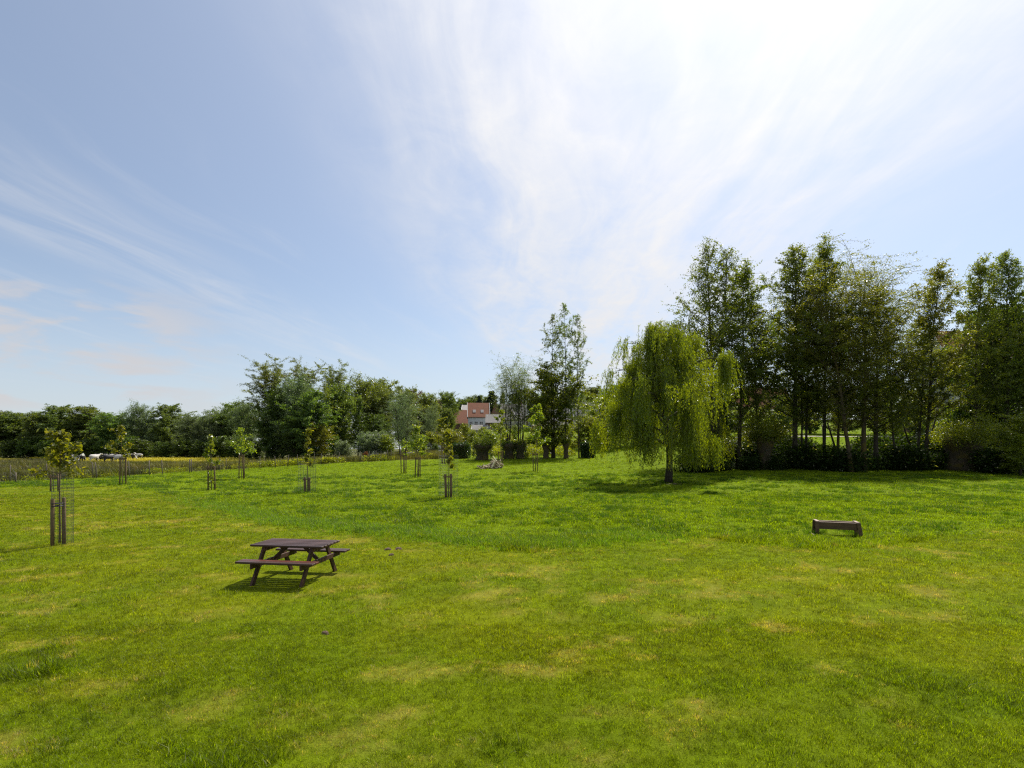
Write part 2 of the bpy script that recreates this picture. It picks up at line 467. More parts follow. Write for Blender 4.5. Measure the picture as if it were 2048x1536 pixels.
def build_ground():
    ys = [-14.0]; st = .6
    while ys[-1] < 2600:
        y = ys[-1]; ys.append(y + (.5 if y < 1 else .16 + max(0, y - 3) * .024 if y < 200 else (y - 150) * .12))
    ys = np.array(ys)
    n = 190; t = np.linspace(-1, 1, 2 * n + 1)
    xs = np.sinh(t * 6.6) / np.sinh(6.6) * 2200 + t * 34
    X, Y = np.meshgrid(xs, ys); Z = terrain(X, Y)
    C, _, _ = all_color(X.ravel(), Y.ravel())
    C = C * .95
    V = np.stack([X.ravel(), Y.ravel(), Z.ravel()], 1)
    ny, nx = X.shape; i = np.arange(ny - 1)[:, None] * nx + np.arange(nx - 1)[None]
    Q = np.stack([i, i + 1, i + nx + 1, i + nx], -1).reshape(-1, 4)
    me = mesh_np('ground', V, Q, 4, True, {'tint': ('FLOAT_COLOR', np.c_[C, np.ones(len(C))].astype(np.float32))})
    m, N = newmat('turf')
    a = N.add('ShaderNodeAttribute', attribute_name='tint').outputs['Color']
    P = N.add('ShaderNodeNewGeometry').outputs['Position']
    n1 = N.noise(P, 9.0, 5, .7); n2 = N.noise(P, 60.0, 3, .7); n3 = N.noise(P, 1.6, 4, .6)
    v = N.m('ADD', .40, N.m('ADD', N.m('MULTIPLY', n1, .5), N.m('ADD', N.m('MULTIPLY', n2, .55), N.m('MULTIPLY', n3, .35))))
    c = N.add('ShaderNodeVectorMath', {0: a, 'Scale': v}, operation='SCALE').outputs[0]
    bp = N.add('ShaderNodeBump', {'Strength': .9, 'Distance': .05, 'Height': N.m('ADD', n1, N.m('MULTIPLY', n2, .5))})
    pb = N.add('ShaderNodeBsdfPrincipled', {'Base Color': c, 'Roughness': .9, 'Specular IOR Level': .05, 'Normal': bp.outputs[0]})
    out_mat(N, pb.outputs[0])
    o = obj('ground', me, m); tag(o, 'grassy ground rising gently to the right towards the village', kind='structure')
    return o


build_ground()


# ------------------------------------------------------------------ scattering many blades as one object
def blade_tuft(name, rng, n, h, spread, w, lean=.5, mat=None, seg=2):
    V, Q, T = [], [], []
    for i in range(n):
        a = rng.uniform(0, 2 * pi); r = spread * math.sqrt(rng.random()); b = np.array([r * cos(a), r * sin(a), -.01])
        hh = h * rng.uniform(.55, 1.15); la = rng.uniform(0, 2 * pi); ln = hh * lean * rng.uniform(.1, 1.2)
        d = np.array([cos(la), sin(la), 0]); s_ = np.array([-sin(la + rng.normal() * .5), cos(la), 0]) * w * rng.uniform(.7, 1.2)
        k = len(V); tn = rng.random()
        for j in range(seg + 1):
            t = j / seg; c = b + d * ln * t * t + np.array([0, 0, hh * (t - .18 * t * t * lean)]); ww = (1 - t) ** .7 if j else .8
            if j == seg: ww = .06
            V += [c - s_ * ww * .5, c + s_ * ww * .5]; T += [tn, tn]
            if j: Q.append((k + 2 * j - 2, k + 2 * j - 1, k + 2 * j + 1, k + 2 * j))
    me = mesh_np(name, V, Q, 4, attrs={'tone': ('FLOAT', np.array(T, np.float32))})
    me.materials.append(mat); return me


def weed_tuft(name, rng, n, h, spread, s, mat):
    C = np.c_[rng.normal(size=(n, 2)) * spread, np.abs(rng.random(n)) ** .8 * h]
    me = leaf_mesh(name, C, rng.uniform(.6, 1.2, n) * s, rng, .5, .3); me.materials.append(mat); return me


def grass_mat(name, trans=.45, gloss=.42, tb=(1.35, 1.3, .2), ratio=2.1, spec=.14):
    m, N = newmat(name)
    a = N.add('ShaderNodeAttribute', attribute_name='tint', attribute_type='INSTANCER').outputs['Color']
    t = N.add('ShaderNodeAttribute', attribute_name='tone').outputs['Fac']
    c = N.add('ShaderNodeVectorMath', {0: a, 'Scale': N.m('ADD', .50, N.m('MULTIPLY', t, 1.0))}, operation='SCALE').outputs[0]
    dry_glint = N.m('GREATER_THAN', t, .97)  # a few dry blades, paler than dry grass: glints put into their colour
    c = N.mix(N.m('MULTIPLY', dry_glint, .75), c, (.36, .34, .24, 1))
    pb = N.add('ShaderNodeBsdfPrincipled', {'Base Color': c, 'Roughness': gloss, 'Specular IOR Level': spec})
    tc = N.mix(1.0, c, tb + (1,), 'MULTIPLY')
    tc = N.add('ShaderNodeVectorMath', {0: tc, 'Scale': ratio}, operation='SCALE').outputs[0]
    tr = N.add('ShaderNodeBsdfTranslucent', {'Color': tc})
    mx = N.add('ShaderNodeMixShader', {0: trans, 1: pb.outputs[0], 2: tr.outputs[0]})
    out_mat(N, mx.outputs[0]); return m


def scatter(name, P, scale, tint, idx, sources, rng, label, tilt=.15):
    n = len(P)
    me = bpy.data.meshes.new(name); me.vertices.add(n); me.vertices.foreach_set('co', np.asarray(P, np.float32).ravel())
    def A(nm, typ, arr, key):
        q = me.attributes.new(nm, typ, 'POINT'); q.data.foreach_set(key, np.asarray(arr).ravel())
    A('size', 'FLOAT', scale.astype(np.float32), 'value')
    A('pick', 'INT', idx.astype(np.int32), 'value')
    A('turn', 'FLOAT_VECTOR', np.c_[rng.normal(size=(n, 2)) * tilt, rng.uniform(0, 6.28, n)].astype(np.float32), 'vector')
    A('tint', 'FLOAT_COLOR', np.c_[tint, np.ones(n)].astype(np.float32), 'color')
    o = obj(name, me); tag(o, label, kind='stuff')
    c = bpy.data.collections.new(name + '_source')
    for k, s_ in enumerate(sources):
        c.objects.link(bpy.data.objects.new('%s_tuft_%02d' % (name, k), s_))
    g = bpy.data.node_groups.new(name, 'GeometryNodeTree')
    g.interface.new_socket('Geometry', in_out='INPUT', socket_type='NodeSocketGeometry')
    g.interface.new_socket('Geometry', in_out='OUTPUT', socket_type='NodeSocketGeometry')
    N = NT(g)
    gi = N.add('NodeGroupInput'); go = N.add('NodeGroupOutput')
    ci = N.add('GeometryNodeCollectionInfo'); ci.inputs['Collection'].default_value = c
    ci.inputs['Separate Children'].default_value = True; ci.inputs['Reset Children'].default_value = True
    def NA(nm, dt):
        q = N.add('GeometryNodeInputNamedAttribute', data_type=dt); q.inputs['Name'].default_value = nm
        return q.outputs['Attribute']
    ip = N.add('GeometryNodeInstanceOnPoints')
    g.links.new(gi.outputs[0], ip.inputs['Points']); g.links.new(ci.outputs[0], ip.inputs['Instance'])
    ip.inputs['Pick Instance'].default_value = True
    g.links.new(NA('pick', 'INT'), ip.inputs['Instance Index'])
    e2r = N.add('FunctionNodeEulerToRotation'); g.links.new(NA('turn', 'FLOAT_VECTOR'), e2r.inputs[0])
    g.links.new(e2r.outputs[0], ip.inputs['Rotation'])
    g.links.new(NA('size', 'FLOAT'), ip.inputs['Scale'])
    g.links.new(ip.outputs[0], go.inputs[0])
    md = o.modifiers.new('scatter', 'NODES'); md.node_group = g
    return o


def wedge_points(rng, n, y0, y1, half=1.12, pad=4.5):
    y = np.sqrt(rng.random(n) * (y1 * y1 - y0 * y0) + y0 * y0)
    x = rng.uniform(-1, 1, n) * (y * half + pad)
    return x, y


def build_grass():
    rng = np.random.default_rng(11)
    gm = grass_mat('grass_blade')
    short = [blade_tuft('short_grass', rng, 16, .060, .055, .0042, .9, gm) for _ in range(5)]
    tall = [blade_tuft('tall_grass', rng, 22, .12, .06, .006, .8, gm) for _ in range(4)]
    wide = [blade_tuft('wide_grass', rng, 20, .10, .14, .012, .8, gm) for _ in range(4)]
    src = short + tall + wide
    Ps, Ss, Ts, Is = [], [], [], []
    def put(x, y, sc, idx, col):
        Ps.append(np.c_[x, y, terrain(x, y)]); Ss.append(sc); Is.append(idx); Ts.append(col)
    for n, y0, y1, k, s0 in ((80000, 3.2, 8.0, 0, 1.0), (70000, 8.0, 16.0, 0, 1.35), (58000, 16, 30, 2, .85), (42000, 30, 68, 2, 1.15), (22000, 68, 118, 2, 1.8)):
        x, y = wedge_points(rng, n, y0, y1)
        c, rough, dr = lawn_color(x, y)
        keep = (meadow_mask(x, y) < .5) & (rng.random(n) > dr * .45); x, y, c, rough, dr = [q[keep] for q in (x, y, c, rough, dr)]
        cl = fbm(x * 1.3, y * 1.3, 61, 3); lush = spots(x, y, LUSH_W, 70, 1.0)
        sc = s0 * rng.uniform(.7, 1.25, len(x)) * (.74 + .6 * ss(.35, .75, cl) * (.45 + .55 * np.maximum(rough, lush)) + .10 * rough + .08 * lush) * (1 - .45 * dr)
        idx = rng.integers(0, 5, len(x)) if k == 0 else rng.integers(9, 13, len(x))
        for cx_, cy_, r_ in ((10.0, 16.2, 1.3), (-4.6, 10.9, 1.2)): sc = sc * (1 - .45 * ss(r_ * 1.3, r_ * .6, np.hypot(x - cx_, y - cy_)))
        if k == 0: idx = np.where((rough * rng.random(len(x)) > .35) | (lush * rng.random(len(x)) > .75), rng.integers(5, 9, len(x)), idx)
        dd = (rng.random(len(x)) < dr * .8)[:, None]; c = np.where(dd, np.array([.27, .205, .115]), c)
        c = c * rng.uniform(.45, 1.55, (len(x), 1))
        put(x, y, sc, idx, c)
    # tussocks standing up from the unmown part
    x, y = wedge_points(rng, 16000, 9, 48); r = lawn_rough(x, y)
    f = fbm(x * .6, y * .6, 88, 3)
    keep = (r > .55) & (meadow_mask(x, y) < .3) & (rng.random(len(x)) < ss(.42, .66, f) * .8)
    x, y = x[keep], y[keep]
    for _ in range(7):
        dx, dy = rng.normal(size=(2, len(x))) * .13
        put(x + dx, y + dy, rng.uniform(1.1, 1.8, len(x)), rng.integers(5, 9, len(x)), np.array([.038, .078, .002]) * rng.uniform(.8, 1.3, (len(x), 1)))
    # the tall ragged line where the mower turned
    t = np.linspace(0, 1, 420); ex = np.interp(t, np.linspace(0, 1, len(EDGE_W)), EDGE_W[:, 0]); ey = np.interp(t, np.linspace(0, 1, len(EDGE_W)), EDGE_W[:, 1])
    sel = ((ex / ey * F + CX > 350) & (ex / ey * F + CX < 1330)); ex, ey = ex[sel], ey[sel]
    for _ in range(26):
        dx = rng.normal(size=len(ex)) * .6; dy = rng.normal(size=len(ex)) * .45 + .3
        put(ex + dx, ey + dy, rng.uniform(.9, 1.7, len(ex)), rng.integers(5, 9, len(ex)), np.array([.082, .142, .010]) * rng.uniform(.8, 1.3, (len(ex), 1)))
    P = np.concatenate(Ps); S = np.concatenate(Ss); T = np.concatenate(Ts); I = np.concatenate(Is)
    scatter('grass', P, S, T, I, src, rng, 'short green and yellowing grass covering the park lawn')
    # meadow of rushes and rank grass behind the wire fence
    x = rng.uniform(-175, 0, 60000); y = 38 + 115 * rng.random(60000) ** 1.0
    keep = (meadow_mask(x, y) > .5) & (np.abs(x) < y * 1.12 + 6) & (y < 152); x, y = x[keep], y[keep]
    c, _, _ = all_color(x, y)
    f = fbm(x * .16, y * .3, 19, 3)
    rm = grass_mat('rush_blade', .30, .5, ratio=1.5, spec=.2)
    rush = [blade_tuft('rushes', rng, 60, .55, .36, .022, .6, rm) for _ in range(4)]
    b = butter(x, y); keep = rng.random(len(x)) < .75; x, y, c, f, b = x[keep], y[keep], c[keep], f[keep], b[keep]
    sc = (.55 + 1.25 * ss(.36, .66, f)) * rng.uniform(.7, 1.2, len(x)) * (1 - .45 * b) * (1 - .62 * ss(78, 98, y))
    cc = c * rng.uniform(.6, 1.35, (len(x), 1)) * (.65 + .8 * fbm(x * .5, y * .8, 33, 2))[:, None]
    scatter('meadow_grass', np.c_[x, y, terrain(x, y)], sc, cc, rng.integers(0, 4, len(x)), rush, rng, 'rank grey-green rushes and grass in the meadow behind the wire fence', .1)
    # buttercups
    x = rng.uniform(-150, 5, 90000); y = rng.uniform(55, 150, 90000)
    keep = (meadow_mask(x, y) > .6) & (rng.random(len(x)) < butter(x, y) * .8); x, y = x[keep], y[keep]
    fl = [weed_tuft('buttercup', rng, 10, .16, .28, .05, plain_mat('petal', (.64, .55, .015), (.54, .46, .015), .5))]
    scatter('buttercups', np.c_[x, y, terrain(x, y) + .28], rng.uniform(.8, 1.4, len(x)), np.ones((len(x), 3)), np.zeros(len(x), int), fl, rng, 'yellow buttercups flowering in a band across the far meadow', .1)
    # nettles and rank weeds under the fence
    wm = grass_mat('weed', .42, .45, ratio=1.8)
    wd = [weed_tuft('weed', rng, 70, .62, .24, .085, wm) for _ in range(4)]
    P = []
    for i in range(len(MEAD_W) - 1):
        a, b_ = MEAD_W[i], MEAD_W[i + 1]; L = np.hypot(*(b_ - a)); m_ = int(L * 9)
        t = rng.random(m_); q = a + (b_ - a) * t[:, None]; q[:, 0] += rng.normal(size=m_) * .8 - .5
        P.append(q)
    P = np.concatenate(P); f = fbm(P[:, 0] * .2, P[:, 1] * .2, 23, 3)
    keep = rng.random(len(P)) < ss(.42, .62, f) * (.45 + .55 * ss(50, 70, P[:, 1])) + .05; P = P[keep]; f = f[keep]
    g = rng.random((len(P), 1)); c = np.array([.17, .18, .02]) * g + np.array([.10, .135, .014]) * (1 - g)
    # the overgrown strip in the village gardens
    x2 = rng.uniform(-40, 40, 7000); y2 = rng.uniform(70, 104, 7000)
    k2 = (np.abs(x2 / y2 * F + CX - 900) < 330) & (fbm(x2 * .12, y2 * .12, 7, 3) > .42) & (meadow_mask(x2, y2) < .5) & (y2 > 76 + .1 * x2); x2, y2 = x2[k2], y2[k2]
    c2 = np.array([.15, .175, .022]) * rng.uniform(.6, 1.2, (len(x2), 1))
    PP = np.concatenate([np.c_[P, terrain(P[:, 0], P[:, 1])], np.c_[x2, y2, terrain(x2, y2)]])
    scatter('weeds', PP, np.concatenate([rng.uniform(.7, 1.5, len(P)) * (.5 + .5 * ss(48, 75, P[:, 1])), rng.uniform(.8, 1.7, len(x2))]), np.concatenate([c, c2]), rng.integers(0, 4, len(PP)), wd, rng, 'yellow-green nettles and weeds along the foot of the fence', .12)
    um = grass_mat('bramble_leaf', .35, .7, ratio=1.6, spec=.12)
    # shaded undergrowth below the alders
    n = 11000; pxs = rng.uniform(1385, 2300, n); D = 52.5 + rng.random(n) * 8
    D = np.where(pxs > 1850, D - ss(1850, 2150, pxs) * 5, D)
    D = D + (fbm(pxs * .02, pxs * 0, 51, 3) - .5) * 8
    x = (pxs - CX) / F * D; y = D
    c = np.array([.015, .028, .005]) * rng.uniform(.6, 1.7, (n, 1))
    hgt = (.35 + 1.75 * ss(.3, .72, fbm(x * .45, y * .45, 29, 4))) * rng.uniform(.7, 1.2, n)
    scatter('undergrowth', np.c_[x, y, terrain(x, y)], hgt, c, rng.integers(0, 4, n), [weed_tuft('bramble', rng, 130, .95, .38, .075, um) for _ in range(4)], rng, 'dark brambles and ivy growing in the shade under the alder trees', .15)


build_grass()


# ------------------------------------------------------------------ trees
def tree_meshes(kind, seed, Ht, R, trunk_t=.25, nl=26, per=9, nleaf=20000, ls=.16, prof='ovate', rise=.5, clump=.55, r0=.22,
                stems=1, lean=0.0, droop=0.0, aspect=.55, flat=.6, limb_r=.35, nsides=7, skip=0.0):
    """wood mesh and crown mesh of one kind of tree, base at the origin"""
    rng = np.random.default_rng(seed)
    g = Geo(); cl = []; wt = []
    P = {'ovate': lambda t: (1 - ((t - .38) / .66) ** 2) if t > .38 else .72 + .28 * t / .38,
         'cone': lambda t: max(.06, 1 - t) ** .85,
         'round': lambda t: math.sqrt(max(.03, 1 - ((t - .5) / .55) ** 2)),
         'spire': lambda t: (.55 + .45 * min(1, t / .25)) * max(.05, 1 - t) ** .62 * 1.15,
         'column': lambda t: .55 + .45 * sin(pi * min(1, t * 1.05)),
         'vase': lambda t: .35 + .65 * math.sqrt(max(0, 1 - ((t - .68) / .55) ** 2)) if t > .13 else .3,
         'dome': lambda t: math.sqrt(max(.02, 1 - (t * .97) ** 2.2))}[prof]
    for s_ in range(stems):
        h = Ht * (1 if s_ == 0 else rng.uniform(.78, .98)); a0 = rng.uniform(0, 6.28)
        off = np.zeros(3) if stems == 1 else np.array([cos(a0), sin(a0), 0]) * R * .16
        ln = lean if stems == 1 else rng.uniform(.03, .10)
        la = a0 if stems > 1 else rng.uniform(0, 6.28)
        m = 12; pts = []
        wob = np.cumsum(rng.normal(size=(m, 2)) * .012 * h, 0) * np.linspace(0, 1, m)[:, None] * .6
        for i in range(m):
            t = i / (m - 1)
            pts.append(np.array([off[0] + cos(la) * ln * h * t + wob[i, 0], off[1] + sin(la) * ln * h * t + wob[i, 1], h * .97 * t]))
        pts = np.array(pts); rr = r0 * (1 if s_ == 0 else .8)
        rad = [rr * (1.35 if i == 0 else 1.0) * (1 - .93 * (i / (m - 1)) ** .9) + .012 for i in range(m)]
        g.tube(pts, rad, nsides, rough=.08, rng=rng)
        nn = nl if s_ == 0 else int(nl * .75)
        for k in range(nn):
            t = trunk_t + (1 - trunk_t) * ((k + rng.random() * .8) / nn); tt = (t - trunk_t) / (1 - trunk_t)
            if skip and rng.random() < skip: continue
            q = t * (m - 1); i = min(int(q), m - 2); base = pts[i] * (1 - q + i) + pts[i + 1] * (q - i)
            L = R * P(tt) * rng.uniform(.5, 1.22) + .2
            az = k * 2.399 + rng.normal() * .35 + s_ * 1.3
            el = rise * rng.uniform(.5, 1.3) + tt * .35
            d = np.array([cos(az) * cos(el), sin(az) * cos(el), sin(el)])
            lp = []
            for j in range(6):
                u = j / 5; lp.append(base + d * L * u + np.array([0, 0, (.22 - droop) * L * u * u]) + rng.normal(size=3) * .03 * L * u)
            br = max(.012, rr * limb_r * (1 - .8 * t) + .008)
            g.tube(lp, [br * (1 - .85 * j / 5) + .004 for j in range(6)], 4, cap=False)
            lp = np.array(lp)
            cl.append((lp[2], lp[5])); wt.append(.6 * (.10 + (L / R) ** 1.5))
            for c in range(per):
                u = .28 + .74 * (c + rng.random()) / per
                q2 = min(u, 1) * 5; i2 = min(int(q2), 4); b = lp[i2] * (1 - q2 + i2) + lp[i2 + 1] * (q2 - i2)
                side = rng.normal(size=3) * np.array([1, 1, flat]) * (L * .22 + .12) * (1.2 - .4 * u)
                e = b + side
                if c % 2 == 0: g.tube([b, b + side * .5 + rng.normal(size=3) * .02, e], [br * .35 + .003, br * .25 + .002, .003], 3, cap=False)
                cl.append((b, e + (e - b) * .25)); wt.append(rng.uniform(.25, 1.5) * (.10 + (L / R) ** 1.5))
        cl.append((pts[-2], pts[-1])); wt.append(.12)
    cl = np.array([(np.asarray(a_), np.asarray(b_)) for a_, b_ in cl]); wt = np.array(wt); wt /= wt.sum()
    cnt = rng.multinomial(nleaf, wt)
    ctone = rng.random(len(cl))
    own = np.repeat(np.arange(len(cl)), cnt)
    rad = clump * rng.uniform(.6, 1.3, len(cl))[own][:, None]
    dirs = rng.normal(size=(nleaf, 3)); dirs /= np.linalg.norm(dirs, axis=1, keepdims=True)
    uu = rng.random((nleaf, 1)) ** .8
    C = cl[own, 0] * (1 - uu) + cl[own, 1] * uu + dirs * rad * (rng.random((nleaf, 1)) ** .9) * np.array([1, 1, flat])
    C = C[C[:, 2] > .15 * ls]; own = own[:len(C)]
    tone = np.clip(ctone[own] * .55 + rng.random(len(C)) * .45, 0, 1)
    HGT[kind] = float(np.percentile(C[:, 2], 99.7))
    crown = leaf_mesh(kind + '_crown', C, ls * rng.uniform(.6, 1.25, len(C)), rng, aspect, .35, tone)
    return g.mesh(kind + '_trunk', True), crown


KIND = {}; HGT = {}


def kind(name, mat, bark, *a, **k):
    KIND[name] = tree_meshes(name, *a, **k)
    KIND[name][0].materials.append(MATS[bark]); KIND[name][1].materials.append(MATS[mat])


def plant_tree(name, kd, p, height, label, cat='tree', group=None, wide=1.0, rz=0.0, leaf=None, lean=None, sink=.1):
    wide = wide * KR[kd]
    """a tree > trunk, crown; kinds are modelled at their own height and scaled to the tree's"""
    tm, cm = KIND[kd]; h0 = KSIZE[kd]
    s_ = height / h0
    o = empty(name, (p.x, p.y, p.z - sink), rz, (s_ * wide, s_ * wide, s_))
    if lean: o.rotation_euler = (lean[1], lean[0], rz)
    tag(o, label, cat, group)
    obj('trunk', tm, None, o); c = obj('crown', cm, None, o)
    if leaf:
        c.data = cm.copy(); c.data.materials[0] = MATS[leaf]
    return o


KSIZE = {}; KR = {}


def K(name, mat, bark, seed, Ht, R, **k):
    kind(name, mat, bark, seed, Ht, R, **k); KSIZE[name] = HGT[name]; KR[name] = min(1.4, HGT[name] / Ht)


K('alder_a', 'alder_leaf', 'dark_bark', 1, 20, 5.0, trunk_t=.20, nl=70, per=16, nleaf=47000, ls=.080, prof='spire', rise=.40, clump=.33, r0=.22, flat=.65)
K('alder_b', 'alder_leaf', 'dark_bark', 2, 20, 5.0, trunk_t=.22, nl=62, per=14, nleaf=42000, ls=.080, prof='spire', rise=.45, clump=.33, r0=.20, stems=2, flat=.65)
K('alder_c', 'alder_leaf', 'dark_bark', 3, 20, 4.9, trunk_t=.24, nl=54, per=13, nleaf=32000, ls=.082, prof='spire', rise=.6, clump=.33, r0=.17, lean=.04, skip=.15, flat=.65)
K('willow_tall', 'olive_leaf', 'moss_bark', 24, 22, 5.6, trunk_t=.24, nl=60, per=16, nleaf=62000, ls=.085, prof='vase', rise=.75, clump=.45, r0=.22, stems=2, aspect=.34)
K('poplar', 'poplar_leaf', 'dark_bark', 5, 21, 4.6, trunk_t=.20, nl=52, per=9, nleaf=14000, ls=.082, prof='spire', rise=.6, clump=.30, r0=.13, flat=.6, skip=.22)
K('poplar_wide', 'poplar_leaf', 'dark_bark', 6, 25, 6.6, trunk_t=.22, nl=46, per=12, nleaf=40000, ls=.135, prof='vase', rise=.75, clump=.7, r0=.35)
K('osier', 'silver_leaf', 'dark_bark', 7, 14, 4.2, trunk_t=.14, nl=34, per=10, nleaf=26000, ls=.085, prof='ovate', rise=.75, clump=.45, r0=.09, stems=4, aspect=.35)
K('airy_osier', 'poplar_leaf', 'dark_bark', 17, 14, 3.6, trunk_t=.34, nl=30, per=9, nleaf=15000, ls=.075, prof='vase', rise=.8, clump=.36, r0=.09, stems=5, aspect=.35, skip=.15)
K('round_tree', 'far_leaf', 'dark_bark', 8, 15, 6.6, trunk_t=.03, nl=52, per=14, nleaf=30000, ls=.20, prof='round', rise=.35, clump=.85, r0=.3, flat=.6)
K('layered_tree', 'far_leaf', 'dark_bark', 9, 15, 6.2, trunk_t=.03, nl=50, per=14, nleaf=30000, ls=.20, prof='dome', rise=.15, clump=.85, r0=.3, flat=.42)
K('willow_round', 'silver_leaf', 'dark_bark', 10, 15, 6.4, trunk_t=.05, nl=50, per=14, nleaf=32000, ls=.18, prof='dome', rise=.6, clump=.85, r0=.35, aspect=.35, flat=.8)
K('small_tree', 'shrub_leaf', 'dark_bark', 12, 6, 2.5, trunk_t=.08, nl=28, per=9, nleaf=15000, ls=.085, prof='round', rise=.6, clump=.42, r0=.09)
K('larch', 'olive_leaf', 'dark_bark', 13, 15, 4.4, trunk_t=.16, nl=64, per=10, nleaf=18000, ls=.15, prof='cone', rise=-.02, clump=.46, r0=.22, flat=.3, aspect=.4)
K('conifer', 'conifer_leaf', 'dark_bark', 14, 14, 3.0, trunk_t=.05, nl=60, per=6, nleaf=8000, ls=.34, prof='cone', rise=-.2, clump=.6, r0=.22, flat=.35)
K('shrub', 'shrub_leaf', 'dark_bark', 15, 3, 1.7, trunk_t=.03, nl=26, per=9, nleaf=10000, ls=.075, prof='dome', rise=.6, clump=.34, r0=.04, stems=2)
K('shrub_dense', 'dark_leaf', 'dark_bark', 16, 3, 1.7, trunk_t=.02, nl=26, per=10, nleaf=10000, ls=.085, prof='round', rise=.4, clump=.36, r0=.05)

rt = np.random.default_rng(5)


def T(name, kd, px, D, ytop, label, wide=1.0, group=None, leaf=None, lean=None, cat='tree', base=None, up=0):
    p = at(px, D) if base is None else ground(px, base)
    h = top_h(p, ytop)
    return plant_tree(name, kd, p, h, label, cat, group, wide, rt.uniform(0, 6.28), leaf, lean)


# far tree line behind the cows
G1 = 'trees of the far line behind the meadow'
for i, (px, yt, kd, w, nm, lb) in enumerate([
        (-75, 826, 'round_tree', 1.2, 'broadleaf_tree', 'dense dark tree cut by the left edge of the distant tree line'),
        (-15, 822, 'layered_tree', 1.2, 'broadleaf_tree', 'first whole dark tree from the left end of the distant line'),
        (38, 824, 'round_tree', 1.15, 'broadleaf_tree', 'low flat-topped dark tree left of the nearest caged sapling'),
        (78, 826, 'layered_tree', 1.0, 'broadleaf_tree', 'dark tree directly behind the left side of the nearest sapling'),
        (118, 811, 'layered_tree', 1.05, 'broadleaf_tree', 'taller twin-topped dark tree behind the nearest sapling'),
        (180, 814, 'layered_tree', 1.25, 'broadleaf_tree', 'broad layered dark tree above the grazing cows'),
        (228, 826, 'round_tree', 1.0, 'broadleaf_tree', 'low grey-green tree behind the sapling near the cows'),
        (284, 807, 'willow_round', .85, 'willow_tree', 'pale silvery willow standing highest above the right-hand cows'),
        (339, 809, 'layered_tree', .95, 'broadleaf_tree', 'dark rounded tree right of the pale silvery willow'),
        (388, 828, 'willow_round', .95, 'willow_tree', 'low grey willow above the yellow buttercup band'),
        (430, 818, 'willow_round', 1.0, 'willow_tree', 'grey-green willow behind the sapling with the shoot between its stakes'),
        (474, 806, 'round_tree', .95, 'broadleaf_tree', 'dark tree behind the bushy sapling by the buttercups')]):
    T(nm, kd, px, 150 - i * 1.6 + (i % 3) * 3, yt, lb, w, G1)
for i, px in enumerate((-40, 12, 60, 98, 150, 205, 255, 312, 362, 410, 455)):
    T('understorey_tree', ['round_tree', 'layered_tree'][i % 2], px, 158, 833 + (i * 7) % 9, 'dark low tree filling a gap low in the distant tree line', 1.3, 'understorey trees of the far line', 'dark_leaf')
for i, px in enumerate((-60, -20, 20, 58, 95, 133, 172, 210, 250, 290, 330, 368, 402, 440, 478, 510)):
    T('edge_shrub', 'shrub_dense', px, 144 - i * 1.2, 872 + (i * 5) % 13, 'dark shrub at the foot of the distant tree line', 1.1, 'shrubs along the far meadow edge', cat='shrub')

